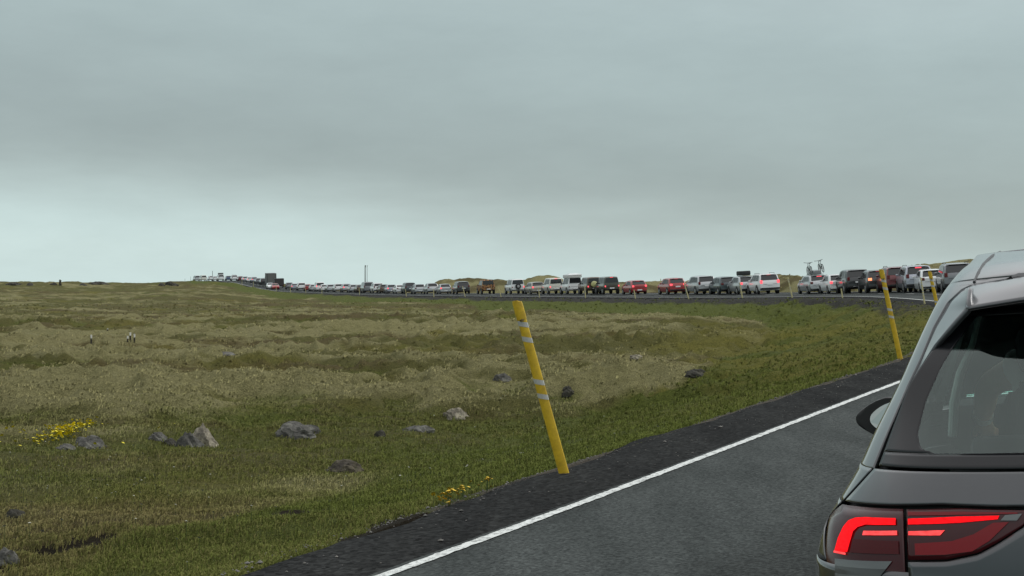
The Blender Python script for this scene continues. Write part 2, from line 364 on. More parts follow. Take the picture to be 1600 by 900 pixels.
def ground_material():
    m = bpy.data.materials.new('moorland'); m.use_nodes = True; t = m.node_tree; b = t.nodes['Principled BSDF']
    def n(ty, **k):
        o = t.nodes.new(ty)
        for a, v in k.items(): setattr(o, a, v)
        return o
    at = n('ShaderNodeAttribute', attribute_name='veg'); ad = n('ShaderNodeAttribute', attribute_name='dirt')
    sp = n('ShaderNodeSeparateColor'); t.links.new(at.outputs['Color'], sp.inputs[0])
    tcn = n('ShaderNodeTexCoord')
    def noise(scale, detail=6, rough=.6, sc=(1, 1, 1)):
        mpn = n('ShaderNodeMapping'); mpn.inputs['Scale'].default_value = sc; t.links.new(tcn.outputs['Object'], mpn.inputs[0])
        x_ = n('ShaderNodeTexNoise'); x_.inputs['Scale'].default_value = scale; x_.inputs['Detail'].default_value = detail; x_.inputs['Roughness'].default_value = rough
        t.links.new(mpn.outputs[0], x_.inputs['Vector']); return x_.outputs[0]
    def mix(f, a, b_, blend='MIX'):
        o = n('ShaderNodeMix'); o.data_type = 'RGBA'; o.blend_type = blend
        for s_, v in ((0, f), (6, a), (7, b_)):
            if isinstance(v, (int, float)): o.inputs[s_].default_value = v
            elif isinstance(v, tuple): o.inputs[s_].default_value = (*v, 1)
            else: t.links.new(v, o.inputs[s_])
        return o.outputs[2]
    def math_(op, a, b_=0.):
        o = n('ShaderNodeMath', operation=op)
        for s_, v in ((0, a), (1, b_)):
            if isinstance(v, (int, float)): o.inputs[s_].default_value = v
            else: t.links.new(v, o.inputs[s_])
        return o.outputs[0]
    def sharpen(f, nse, k=3.0, w_=.9):
        v = math_('ADD', f, math_('MULTIPLY', math_('SUBTRACT', nse, .5), w_)); v = math_('MULTIPLY', math_('SUBTRACT', v, .5), k); v = math_('ADD', v, .5)
        o = n('ShaderNodeClamp'); t.links.new(v, o.inputs[0]); return o.outputs[0]
    n_f = noise(5.5, 9, .78); n_m = noise(2.2, 6, .65); n_s = noise(1.6, 8, .7, (1, 2.4, 1)); n_ff = noise(38, 5, .7); n_big = noise(.23, 5, .6)
    gcol = mix(n_m, (.048, .070, .012), (.090, .112, .022))
    gcol = mix(math_('MULTIPLY', n_f, .7), gcol, (.105, .112, .032))
    bcol = mix(n_m, (.062, .052, .022), (.118, .098, .044))
    scol = mix(n_f, (.080, .078, .030), (.33, .31, .165))
    mcol = mix(n_f, (.090, .088, .020), (.185, .172, .042))
    base = mix(sharpen(sp.outputs[2], n_m, 2.4), (.092, .090, .032), bcol)
    base = mix(sharpen(sp.outputs[1], n_m, 2.6), base, gcol)
    base = mix(math_('MULTIPLY', sharpen(at.outputs['Alpha'], n_s, 2.6), .75), base, mcol)
    base = mix(math_('MULTIPLY', sharpen(sp.outputs[0], n_s, 2.8), .9), base, scol)
    # fine stems and dead matter
    cr = n('ShaderNodeValToRGB'); cr.color_ramp.elements[0].position = .34; cr.color_ramp.elements[0].color = (.36, .37, .33, 1); cr.color_ramp.elements[1].position = .68; cr.color_ramp.elements[1].color = (1.45, 1.42, 1.35, 1)
    t.links.new(n_ff, cr.inputs[0]); base = mix(1.0, base, cr.outputs[0], 'MULTIPLY')
    spd = n('ShaderNodeSeparateColor'); t.links.new(ad.outputs['Color'], spd.inputs[0])
    base = mix(sharpen(spd.outputs[0], n_f, 3), base, mix(n_ff, (.05, .045, .036), (.17, .155, .13)))
    base = mix(sharpen(spd.outputs[1], n_m, 2.5), base, mix(n_f, (.020, .020, .018), (.050, .050, .042)))
    base = mix(sharpen(spd.outputs[2], n_f, 3), base, (.022, .018, .011))
    t.links.new(base, b.inputs['Base Color']); b.inputs['Roughness'].default_value = .95; b.inputs['Specular IOR Level'].default_value = .1
    bp = n('ShaderNodeBump'); bp.inputs['Strength'].default_value = 1.0; bp.inputs['Distance'].default_value = .14
    hh = math_('ADD', math_('MULTIPLY', n_s, 1.0), math_('MULTIPLY', n_f, .6)); t.links.new(hh, bp.inputs['Height']); t.links.new(bp.outputs[0], b.inputs['Normal'])
    return m
GM = ground_material()
rgba = VG
g = fast_mesh('ground', V, F, GM, True, {'veg': rgba, 'dirt': np.concatenate([DI, np.ones((len(DI), 1))], 1)})
tag(g, kind='structure')
bm = bmesh.new(); bm.from_mesh(g.data); bm.verts.ensure_lookup_table()
bm.faces.new([bm.verts[k] for k in range(na)]); bm.normal_update(); bm.to_mesh(g.data); bm.free()
GZ = V[:, 2].reshape(-1, na)

def gz(x, y):
    return float(ground_z(np.array([float(x)]), np.array([float(y)]))[0][0])
def on_ground(px, py, dmin=8, dmax=470):
    """where the ray of a photo pixel meets the moor: used once to survey positions"""
    ds = np.geomspace(dmin, dmax, 900); xs = (px-800)/2311*ds; zs = CAMZ-(py-445)/2311*ds
    g_, _ = ground_z(xs, ds); hit = np.where(zs < g_)[0]
    i = hit[0] if len(hit) else len(ds)-1
    return float(xs[i]), float(ds[i]), float(g_[i])

# ------------------------------------------------------------------ road sheets
def strip(name, q0, q1, dz, m, i0=0, i1=None, nq=2, jitter=0, skirt=None, kind='structure', sub=1):
    i1 = ns-1 if i1 is None else i1
    ss_ = np.linspace(su[i0], su[i1], (i1-i0)*sub+1); qs = np.linspace(q0, q1, nq)
    if skirt == 'l': qs = np.r_[q0-.30, qs]
    if skirt == 'r': qs = np.r_[qs, q1+.35]
    V = []; 
    EX = [np.interp(ss_, su, EL[:, k]) for k in range(3)]; NX = [np.interp(ss_, su, NR[:, k]) for k in range(2)]; B = np.interp(ss_, su, BANK)
    for kx, q in enumerate(qs):
        qq = np.full(len(ss_), q); d = np.full(len(ss_), dz)
        if jitter and (kx == 0 or kx == len(qs)-1): qq = qq + jitter*(vnoise(ss_*14, ss_*0+kx*7, 5)-.5)*2*(ss_ < 90) + jitter*.6*(vnoise(ss_*47, ss_*0+kx, 6)-.5)*2*(ss_ < 90)
        if skirt == 'l' and kx == 0: d = d-.16; 
        if skirt == 'r' and kx == len(qs)-1: d = d-.30
        if skirt == 'l' and kx <= 1: qq = qq + .22*ss(12, 8, EX[1]) + .26*fbm(ss_, ss_*0, 1.9, 5, 8, .62)
        V.append(np.stack([EX[0]+NX[0]*qq, EX[1]+NX[1]*qq, EX[2]+B*qq+d], 1))
    V = np.array(V); nk, n_ = V.shape[:2]; V = V.reshape(-1, 3)
    i = np.arange(nk-1)[:, None]*n_; j = np.arange(n_-1)[None, :]
    Fq = np.stack([i+j, i+n_+j, i+n_+j+1, i+j+1], 2).reshape(-1, 4)
    lat = np.repeat(qs, n_); A = np.stack([lat*.1+.5, lat*0, lat*0, lat*0+1], 1)
    o = fast_mesh(name, V, Fq, m, True, {'lat': A}); tag(o, kind=kind); return o
def asphalt(name, c0, c1, stone, scale=160, tracks=True, rough=.92, spec=.08):
    m = bpy.data.materials.new(name); m.use_nodes = True; t = m.node_tree; b = t.nodes['Principled BSDF']
    tcn = t.nodes.new('ShaderNodeTexCoord')
    def noise(sc, de=6, ro=.65, mpsc=(1, 1, 1)):
        mpn = t.nodes.new('ShaderNodeMapping'); mpn.inputs['Scale'].default_value = mpsc; mpn.inputs['Rotation'].default_value = (0, 0, R(27)); t.links.new(tcn.outputs['Object'], mpn.inputs[0])
        n_ = t.nodes.new('ShaderNodeTexNoise'); n_.inputs['Scale'].default_value = sc; n_.inputs['Detail'].default_value = de; n_.inputs['Roughness'].default_value = ro
        t.links.new(mpn.outputs[0], n_.inputs['Vector']); return n_.outputs[0]
    def ramp_(f, p0, c0_, p1, c1_):
        r = t.nodes.new('ShaderNodeValToRGB'); r.color_ramp.elements[0].position = p0; r.color_ramp.elements[1].position = p1
        r.color_ramp.elements[0].color = (*c0_, 1); r.color_ramp.elements[1].color = (*c1_, 1); t.links.new(f, r.inputs[0]); return r.outputs[0]
    big = noise(.9, 6, .6, (2.2, .35, 1)); base = ramp_(big, .32, c0, .68, c1)
    v = t.nodes.new('ShaderNodeTexVoronoi'); v.inputs['Scale'].default_value = scale*.35; t.links.new(tcn.outputs['Object'], v.inputs['Vector'])
    sp_ = ramp_(v.outputs['Color'], .1, (.40, .40, .40), .95, (1.9, 1.9, 1.86))
    mx = t.nodes.new('ShaderNodeMix'); mx.data_type = 'RGBA'; mx.blend_type = 'MULTIPLY'; mx.inputs[0].default_value = stone
    t.links.new(base, mx.inputs[6]); t.links.new(sp_, mx.inputs[7])
    fine = noise(scale*.22, 5, .75); mx2 = t.nodes.new('ShaderNodeMix'); mx2.data_type = 'RGBA'; mx2.blend_type = 'MULTIPLY'; mx2.inputs[0].default_value = .9
    t.links.new(mx.outputs[2], mx2.inputs[6]); t.links.new(ramp_(fine, .34, (.62, .62, .62), .66, (1.40, 1.40, 1.40)), mx2.inputs[7])
    fin = mx2.outputs[2]
    if tracks:
        at = t.nodes.new('ShaderNodeAttribute'); at.attribute_name = 'lat'; sp3 = t.nodes.new('ShaderNodeSeparateColor'); t.links.new(at.outputs['Color'], sp3.inputs[0])
        wob = t.nodes.new('ShaderNodeMath'); wob.operation = 'MULTIPLY_ADD'; t.links.new(noise(.5, 4, .6), wob.inputs[0]); wob.inputs[1].default_value = .07; t.links.new(sp3.outputs[0], wob.inputs[2])
        r3 = t.nodes.new('ShaderNodeValToRGB'); r3.color_ramp.interpolation = 'B_SPLINE'; E_ = r3.color_ramp.elements; E_[0].position = 0; E_[0].color = (1, 1, 1, 1); E_[1].position = 1; E_[1].color = (1, 1, 1, 1)
        for q_, v_ in ((.12, .78), (.35, 1.25), (.9, 1.38), (1.45, 1.15), (1.85, .62), (2.35, .58), (2.8, .95), (3.3, 1.0), (4.0, .72), (4.6, 1.1), (5.4, 1.1), (6.0, .72), (6.6, 1.0)):
            k_ = E_.new(min(.5+q_*.1+.035, .999)); k_.color = (v_, v_, v_, 1)
        t.links.new(wob.outputs[0], r3.inputs[0]); m4 = t.nodes.new('ShaderNodeMix'); m4.data_type = 'RGBA'; m4.blend_type = 'MULTIPLY'; m4.inputs[0].default_value = 1
        t.links.new(fin, m4.inputs[6]); t.links.new(r3.outputs[0], m4.inputs[7]); fin = m4.outputs[2]
    t.links.new(fin, b.inputs['Base Color']); b.inputs['Roughness'].default_value = rough; b.inputs['Specular IOR Level'].default_value = spec
    bp = t.nodes.new('ShaderNodeBump'); bp.inputs['Strength'].default_value = .5; bp.inputs['Distance'].default_value = .012
    t.links.new(fine, bp.inputs['Height']); t.links.new(bp.outputs[0], b.inputs['Normal'])
    return m
AM = asphalt('asphalt', (.035, .0405, .040), (.060, .0675, .0665), .6)
SM = asphalt('shoulder_gravel', (.010, .0105, .011), (.022, .023, .023), .95, 90, False, rough=1.0, spec=.06)
i90 = int(np.searchsorted(su, 110))
strip('road', -.10, RW, 0, AM, nq=9)
strip('road_shoulder', -1.02, -.10, -.004, SM, nq=6, skirt='l', sub=4)
strip('road_shoulder', RW, RW+.9, -.004, SM, nq=3, skirt='r')
pm = bpy.data.materials.new('road_paint'); pm.use_nodes = True; t = pm.node_tree; b = t.nodes['Principled BSDF']
tcn = t.nodes.new('ShaderNodeTexCoord'); n_ = t.nodes.new('ShaderNodeTexNoise'); n_.inputs['Scale'].default_value = 26; n_.inputs['Detail'].default_value = 7; n_.inputs['Roughness'].default_value = .8
t.links.new(tcn.outputs['Object'], n_.inputs['Vector']); r_ = t.nodes.new('ShaderNodeValToRGB'); r_.color_ramp.elements[0].position = .40; r_.color_ramp.elements[0].color = (.16, .17, .165, 1); r_.color_ramp.elements[1].position = .52; r_.color_ramp.elements[1].color = (.66, .69, .67, 1)
t.links.new(n_.outputs[0], r_.inputs[0]); t.links.new(r_.outputs[0], b.inputs['Base Color']); b.inputs['Roughness'].default_value = .7
strip('edge_line', -.044, .044, .006, pm, 0, i90, 4, .007, sub=24)
strip('edge_line', -.07, .07, .008, pm, i90, ns-1, 2)
strip('edge_line', RW-.35, RW-.23, .008, pm)
# centre dashes, one sheet of paint
def dashes():
    V = []; Fq = []
    s = 2.0
    while s < su[-1]-6:
        k = len(V)
        for ds in np.linspace(0, 2.0, 4):
            for q in (3.15, 3.27): V.append(road_at_s(s+ds, q, .008))
        for i in range(3): Fq.append((k+2*i, k+2*i+1, k+2*i+3, k+2*i+2))
        s += 6.0
    o = mesh_obj('centre_line', V, Fq, pm); tag(o, kind='structure')
dashes()

# ================================================================== the near grey hatchback, seen from behind
VZ = np.array([.20, .30, .40, .55, .66, .78, .86, .93, 1.00, 1.06, 1.12, 1.20, 1.28, 1.34, 1.39, 1.42, 1.45, 1.48, 1.51, 1.535, 1.555, 1.57])
VY0 = np.array([.16, .10, .02, .0, .0, .012, .028, .045, .075, .135, .20, .29, .35, .40, .44, .46, .49, .55, .65, .80, 1.0, 1.4])
VW_ = np.array([.82, 0.84, 0.87, 0.885, 0.906, 0.893, 0.865, 0.815, 0.77, 0.746, 0.716, 0.677, 0.641, 0.613, 0.589, 0.573, 0.554, 0.534, 0.514, 0.501, 0.489, 0.47])
VY1 = np.array([4.15, 4.22, 4.27, 4.30, 4.28, 4.22, 4.08, 3.75, 3.22, 3.08, 2.98, 2.84, 2.70, 2.60, 2.51, 2.45, 2.38, 2.30, 2.21, 2.12, 2.0, 1.6])
VN, VD = 3.2, .55
def smooth_interp(z, Zs, Vs):
    return sum(wk*np.interp(z+dk, Zs, Vs) for dk, wk in ((-.04, 1), (-.027, 2), (-.013, 3), (0, 4), (.013, 3), (.027, 2), (.04, 1)))/16
def vs(z, t, off=0.0):
    """surface point left side; t 0..1 rear corner, 1..2 along the side, 2..3 front corner"""
    z = np.asarray(z, float); t = np.asarray(t, float); z, t = np.broadcast_arrays(z, t)
    def P(z, t):
        w_ = smooth_interp(z, VZ, VW_); y0 = smooth_interp(z, VZ, VY0); y1 = smooth_interp(z, VZ, VY1)
        d = np.minimum(VD, (y1-y0)*.45)
        a = np.clip(t, 0, 1)*np.pi/2; rx = -w_*np.sin(a)**(2/VN); ry = y0+d*(1-np.cos(a)**(2/VN))
        s_ = np.clip(t-1, 0, 1); c = np.clip(t-2, 0, 1)*np.pi/2
        fx = -w_*np.cos(c)**(2/VN); fy = y1-d+d*np.sin(c)**(2/VN)*1.0
        x_ = np.where(t <= 1, rx, np.where(t <= 2, -w_, fx)); y_ = np.where(t <= 1, ry, np.where(t <= 2, (y0+d)*(1-s_)+(y1-d)*s_, fy))
        return np.stack([x_, y_, z], -1)
    p = P(z, t)
    if np.any(off):
        e_ = 1e-3; tm = np.clip(t, .004, 2.996)
        dt = P(z, tm+e_)-P(z, tm-e_); dz = P(z+.01, tm)-P(z-.01, tm)
        n = np.cross(dt, dz); n /= np.maximum(np.linalg.norm(n, axis=-1), 1e-9)[..., None]
        # outward
        cpt = np.stack([np.zeros_like(z), np.full_like(z, 2.0), np.full_like(z, .8)], -1)
        s_ = np.sign(((p-cpt)*n).sum(-1)); s_[s_ == 0] = 1
        n = n*s_[..., None]; n[..., 0] = np.where(t < .02, 0, n[..., 0])
        p = p+n*np.asarray(off)[..., None]
    return p
def t_of_x(x_, z_):
    w_ = smooth_interp(z_, VZ, VW_); return np.arcsin(np.clip((np.abs(x_)/w_), 0, 1)**(VN/2))/(np.pi/2)
car = empty('hatchback_car', (1.5406, 3.1752, CAMZ-1.4045))
# heading 20 deg to the right, 1.4 deg nose down, 4 deg banked with the road
def Rm(yaw, pitch, roll):
    cy, sy = math.cos(yaw), math.sin(yaw); cp, sp_ = math.cos(pitch), math.sin(pitch); cr, sr = math.cos(roll), math.sin(roll)
    return Matrix(((cy, sy, 0), (-sy, cy, 0), (0, 0, 1))) @ Matrix(((1, 0, 0), (0, cp, -sp_), (0, sp_, cp))) @ Matrix(((cr, 0, -sr), (0, 1, 0), (sr, 0, cr)))
CR = Rm(R(20.04), R(-1.40), R(3.96)); car.rotation_euler = CR.to_euler()
tag(car, 'dark metallic grey hatchback close by at the right edge with lit hooked red tail lamps', 'car')

paint = mat('graphite_paint', (.052, .056, .060), .28, .72, coat=1.0, spec=.5, var=.03, vscale=400)
gap = mat('shut_line_black', (.006, .006, .006), .7)
trim = mat('black_trim', (.012, .012, .012), .45)
ceram = mat('black_glass_border', (.010, .0105, .012), .16, coat=0, spec=.36)
rglass = glass_mat('tinted_rear_glass', (.70, .80, .77), 1.45)
sglass = glass_mat('side_glass', (.80, .87, .85), 1.0)
def grid_faces(nr, nc, base=0, flip=False):
    f = []
    for i in range(nr-1):
        for j in range(nc-1):
            q = (base+i*nc+j, base+i*nc+j+1, base+(i+1)*nc+j+1, base+(i+1)*nc+j); f.append(q[::-1] if flip else q)
    return f
def patch(name, fn, nr, nc, m, parent, thick=.006, both=True, mirror_only=False, smooth=True):
    """fn(u,v) -> points for left half; both mirrors it to the right half in the same mesh"""
    u, v = np.meshgrid(np.linspace(0, 1, nr), np.linspace(0, 1, nc), indexing='ij')
    P = fn(u, v).reshape(-1, 3); Vv = []; Ff = []
    if both and not (np.abs(P[:, 0]) < 1e-4).any():
        patch(name, fn, nr, nc, m, parent, thick, False, True, smooth); both = False
    if not mirror_only: Vv += list(P); Ff += grid_faces(nr, nc)
    if both or mirror_only:
        b0 = len(Vv); Vv += list(P*np.array([-1, 1, 1])); Ff += grid_faces(nr, nc, b0, True)
    o = mesh_obj(name, Vv, Ff, m, parent)
    bm = bmesh.new(); bm.from_mesh(o.data); bmesh.ops.remove_doubles(bm, verts=bm.verts, dist=1e-5)
    # orient outward
    bm.normal_update()
    s_ = sum(f.normal.dot(f.calc_center_median()-Vector((0, 2, .8)))*f.calc_area() for f in bm.faces)
    if s_ < 0: bmesh.ops.reverse_faces(bm, faces=bm.faces)
    bm.to_mesh(o.data); bm.free(); sm(o, 40)
    if thick:
        md = o.modifiers.new('thickness', 'SOLIDIFY'); md.thickness = thick; md.offset = -1
    return o
# feature curves in (z -> t) and (x -> z)
SH_Z = [.30, .55, .80, .86, .895, .913, .949, 1.004, 1.087, 1.196, 1.266, 1.346, 1.413, 1.447, 1.457, 1.461, 1.470]
SH_X = [.62, .625, .628, .628, .628, .801, .765, .711, .678, .634, .599, .566, .526, .485, .458, .391, .326]
def shut_x(z_): return np.interp(z_, SH_Z[5:14], SH_X[5:14])
def glass_x(z_): return np.interp(z_, [1.009, 1.08, 1.196, 1.241, 1.301, 1.362, 1.391], [.699, .672, .625, .596, .553, .492, .455])
G = .0035                                                            # half shut-line gap
# inner shell that closes the gaps (black), with the openings for the glass
def shell(z0, z1, t0, t1, nr, nc, name='inner_panel', off=-.022):
    return patch(name, lambda u, v: vs(z0+(z1-z0)*u, (t0(z0+(z1-z0)*u) if callable(t0) else t0)*(1-v)+(t1(z0+(z1-z0)*u) if callable(t1) else t1)*v, off), nr, nc, gap, car, .002)
shell(.25, 1.0, 0, 2.0, 24, 60)
shell(1.0, 1.40, lambda z_: t_of_x(glass_x(z_)-.01, z_), lambda z_: 1.04+0*z_, 16, 18, off=-.018)
# painted side body, behind the shut line and on to the nose
def tt(v, a, b): return a*(1-v)+b*v
zs_side = lambda u: .24+(1.0-.24)*u
def body_low(u, v):
    zz = .26+(.868-.26)*u
    a = t_of_x(np.where(zz < .80, .632, .632), zz)
    a = np.where(zz > .775, t_of_x(.858, zz), a)                     # lamp cut-out
    # along v: dense at the rear corner
    tq = np.where(v < .5, a+(1-a)*(v*2), 1+(v-.5)*2*2.0)
    return vs(zz, tq)
def quarter(z0, z1, a_fn, name, nr=12):
    return lambda u, v: (lambda zz: vs(zz, np.where(v < .4, a_fn(zz)+(1.0-a_fn(zz))*(v/.4), 1+(v-.4)/.6*2.0)))(z0+(z1-z0)*u)
body = patch('body_shell', quarter(.775, .868, lambda zz: t_of_x(np.interp(zz, [.775, .80, .85, .868], [.842, .850, .862, .852]), zz), ''), 8, 90, paint, car)
patch('body_side', quarter(.868, .913, lambda zz: t_of_x(np.interp(zz, [.868, .913], [.850, .808])-0*zz, zz), ''), 5, 90, paint, car)
patch('quarter_panel', quarter(.913, 1.0, lambda zz: t_of_x(shut_x(zz)+G, zz), ''), 10, 90, paint, car)
patch('bumper', quarter(.42, .772, lambda zz: t_of_x(np.interp(zz, [.42, .60, .70, .772], [.0, .0, .45, .60]), zz), ''), 24, 100, paint, car)
patch('lower_bumper', quarter(.24, .415, lambda zz: zz*0, ''), 8, 90, trim, car)
# side windows, roof rail and belt
for (a, b_) in ((1.15, 1.38), (1.43, 1.80)):
    patch('side_window', lambda u, v: vs(1.0+.42*u, tt(v, a+.0*u, b_+.03*u)), 8, 10, sglass, car, .003)
patch('door_pillar', lambda u, v: vs(1.0+.42*u, tt(v, 1.38+.0*u, 1.43+0*u)), 8, 4, trim, car, .01)
patch('front_pillar', lambda u, v: vs(1.0+.42*u, tt(v, 1.80+.03*u, 2.25)), 8, 10, paint, car, .01)
patch('windshield', lambda u, v: vs(1.02+.40*u, tt(v, 2.27, 3.0)), 10, 16, sglass, car, .003)
# roof: dome above the shut line
def quarter_up(u, v):
    zz = 1.0+(1.57-1.0)*u
    xs_ = np.interp(zz, [1.004, 1.087, 1.196, 1.266, 1.346, 1.413, 1.447, 1.457, 1.461, 1.470, 1.473], [.711, .678, .634, .599, .566, .526, .485, .458, .391, .326, .0])
    a = np.where(zz < 1.473, t_of_x(xs_+G, zz), 0)
    return vs(zz, tt(v, a, 1.10))
patch('rear_pillar', quarter_up, 130, 60, paint, car, .01)
patch('roof_side', lambda u, v: vs(1.42+.15*u, 1.10+1.90*v), 14, 80, paint, car, .01)
def roof_top(u, v):
    e_ = vs(np.full_like(v, 1.57), v*3); c = np.stack([0*v, e_[..., 1], 1.57+0*v], -1)
    p = c*(1-u[..., None])+e_*u[..., None]; p[..., 2] += .014*(1-u**2); return p
patch('roof_panel', roof_top, 16, 110, paint, car, .01)
for sx in (-1, 1):                                                    # moulding channel along the roof edge
    pts = [vs(np.array([z_]), np.array([t_of_x(x_, z_)]), .001)[0] for z_, x_ in ((1.462, .456), (1.49, .447), (1.515, .438), (1.535, .430), (1.553, .420))]
    pts = [(p[0]*-sx*-1 if sx < 0 else -p[0], p[1], p[2]) for p in pts]+[(-.41*-sx if sx > 0 else -.41, 1.6, 1.585), (.41*sx, 2.1, 1.583)]
    pts = [(abs(p[0])*sx, p[1], p[2]) for p in pts]
    MB().tube(pts, .004, 6).build('roof_moulding', mat('moulding', (.05, .055, .058), .5), car)
# spoiler: top surface from shut line back to its trailing edge, dark underside, and side blades
def spoiler_edge(ax): return np.interp(ax, [0, .20, .30, .36, .41, .44, .468], [.362, .362, .364, .370, .382, .396, .416]), np.interp(ax, [0, .33, .468], [1.410, 1.405, 1.391])
def front_edge(ax): 
    z_ = np.interp(ax, [0, .326, .391, .458, .485], [1.474, 1.470, 1.461, 1.457, 1.447]); p = vs(z_, t_of_x(ax, z_)); return p[..., 1], p[..., 2]
def sp_top(u, v):
    ax = v*.470; ye, ze_ = spoiler_edge(ax); yf, zf = front_edge(ax*1.02)
    yf = yf-.006; zf = zf-.001
    k = u; yy = ye*(1-k)+yf*k; zz = ze_*(1-k)+zf*k+.006*np.sin(np.pi*k)
    return np.stack([-ax*(1+.02*k), yy, zz], -1)
patch('rear_spoiler', sp_top, 14, 40, paint, car, .004)
def sp_under(u, v):
    ax = v*.468; ye, ze_ = spoiler_edge(ax); gp = vs(1.40+0*v, t_of_x(ax, 1.40+0*v)); 
    return np.stack([-ax, ye*(1-u)+(gp[..., 1]+.05)*u, (ze_-.007)*(1-u)+1.392*u], -1)
def sp_lip(u, v):
    ax = v*.469; ye, ze_ = spoiler_edge(ax); return np.stack([-ax, ye+.002*u, ze_-.007*u], -1)
patch('spoiler_lip', sp_lip, 3, 40, paint, car, .002)
patch('spoiler_underside', sp_under, 6, 30, trim, car, .002)
def blade(u, v):
    zz = 1.150+(1.445-1.150)*u; gx = np.interp(zz, [1.15, 1.196, 1.241, 1.301, 1.362, 1.391, 1.445], [.649, .630, .598, .554, .493, .462, .462]); sx_ = shut_x(zz)-G
    gx = np.minimum(gx, sx_-.001)
    return vs(zz, tt(v, t_of_x(gx, zz), t_of_x(sx_, zz)), .001)-np.stack([0*u, .13*np.clip(u*1.15, 0, 1)**.9*(1-v)**1.2, 0*u], -1)
patch('spoiler_blade', blade, 40, 8, paint, car, .012)
MB().box((0, .363, 1.396), (.30, .012, .012), bev=.003).build('high_brake_lamp', mat('dark_red_lens', (.12, .004, .004), .12, coat=.6), car)
def gl(zz, t_, off=0.0):
    p = vs(zz, t_, off); k = ss(.98, 1.27, zz)*.85; y0 = smooth_interp(zz, VZ, VY0); yc = .092+(zz-1.008)*1.04-.10*(zz-1.008)*(1.4-zz)*0
    p[..., 1] = yc+(p[..., 1]-y0)*(1-k)+.05*(p[..., 0]/.6)**2*k; return p
# rear glass: clear pane inside a black border
def in_x(z_): return np.interp(z_, [1.040, 1.046, 1.056, 1.085, 1.162, 1.241, 1.30, 1.37], [.556, .580, .592, .598, .578, .541, .505, .45])
patch('rear_window', lambda u, v: (lambda zz: gl(zz, v*t_of_x(in_x(zz), zz), 0.0))(1.040+.33*u), 40, 40, rglass, car, 0)
patch('window_border', lambda u, v: (lambda zz: gl(zz, tt(v, t_of_x(in_x(zz), zz), t_of_x(np.minimum(glass_x(zz), shut_x(zz)-.008), zz)), 0.0))(1.040+.33*u), 40, 14, ceram, car, .003)
patch('window_border', lambda u, v: (lambda zz: gl(zz, v*t_of_x(np.minimum(glass_x(zz), shut_x(zz)-.006), zz), 0.0))(1.007+.033*u), 5, 40, ceram, car, .003)
patch('window_border', lambda u, v: (lambda zz: gl(zz, v*t_of_x(glass_x(zz), zz), 0.0))(1.37+.035*u), 5, 40, ceram, car, .003)
# tailgate skin
LTOP_X = [0, .357, .50, .636, .758, .801]; LTOP_Z = [.921, .920, .924, .918, .915, .913]
def tg_up(u, v):
    zb = np.interp(v*.79, LTOP_X, LTOP_Z)+.004; 
    zz = zb*(1-u)+1.000*u
    return vs(zz, t_of_x((shut_x(zz)-G)*v**.8, zz))
patch('tailgate', tg_up, 14, 60, paint, car)
INN_X = [0, .335, .359, .417, .461, .534, .629]; INN_Z = [.917, .917, .883, .846, .822, .805, .800]
def tg_low(u, v):
    x_ = .6245*v; zt = np.interp(x_, INN_X, INN_Z)-.005; zz = .60*(1-u)+zt*u
    return vs(zz, t_of_x(x_, zz))
patch('tailgate_lower', tg_low, 16, 60, paint, car)
# tail lamps
lens = mat('lamp_lens_dark_red', (.045, .003, .005), .16, coat=.1, spec=.4)
lens2 = mat('lamp_lens_clear_dark', (.045, .046, .046), .15, coat=.3)
lens3 = mat('lamp_lens_clear', (.13, .14, .14), .2, coat=.3)
lred = mat('lamp_red_reflector', (.20, .004, .008), .2, coat=.1, spec=.3)
led = mat('lit_red_led', (.5, .005, .005), .5, spec=.05, emit=(.95, .006, .012), es=1.0)
led2 = mat('lit_pink_led', (.5, .05, .05), .5, spec=.05, emit=(1.0, .075, .075), es=.95)
def lamp_patch(name, m, parent, xs_, ztop, zbot, off, side, nr=6, nc=30, thick=.0):
    """column patch between two z(x) curves"""
    def f(u, v):
        x_ = xs_[0]+(xs_[1]-xs_[0])*v; zt = np.interp(x_, *ztop); zb = np.interp(x_, *zbot); zz = zb*(1-u)+zt*u
        return vs(zz, t_of_x(x_, zz), off)
    return patch(name, f, nr, nc, m, parent, thick, both=False, mirror_only=(side > 0))
def poly_on(name, pts, m, parent, off, side, thick=0, sub=3):
    """closed outline in (x,z) laid on the body surface"""
    bm = bmesh.new(); vsx = [bm.verts.new((p[0], p[1], 0)) for p in pts]; f = bm.faces.new(vsx)
    bmesh.ops.triangulate(bm, faces=[f]); bmesh.ops.subdivide_edges(bm, edges=bm.edges[:], cuts=sub, use_grid_fill=True)
    bmesh.ops.triangulate(bm, faces=bm.faces[:])
    for v_ in bm.verts:
        q = vs(np.array([v_.co.y]), np.array([t_of_x(v_.co.x, v_.co.y)]), off)[0]; v_.co = (q[0]*(-1 if side > 0 else 1), q[1], q[2])
    bm.normal_update(); s_ = sum(f_.normal.dot(f_.calc_center_median()-Vector((0, 2, .8))) for f_ in bm.faces)
    if s_ < 0: bmesh.ops.reverse_faces(bm, faces=bm.faces[:])
    me = bpy.data.meshes.new(name); bm.to_mesh(me); bm.free(); me.materials.append(m); o = bpy.data.objects.new(name, me); col.objects.link(o); o.parent = parent
    sm(o, 60)
    if thick: md = o.modifiers.new('thickness', 'SOLIDIFY'); md.thickness = thick; md.offset = -1
    return o
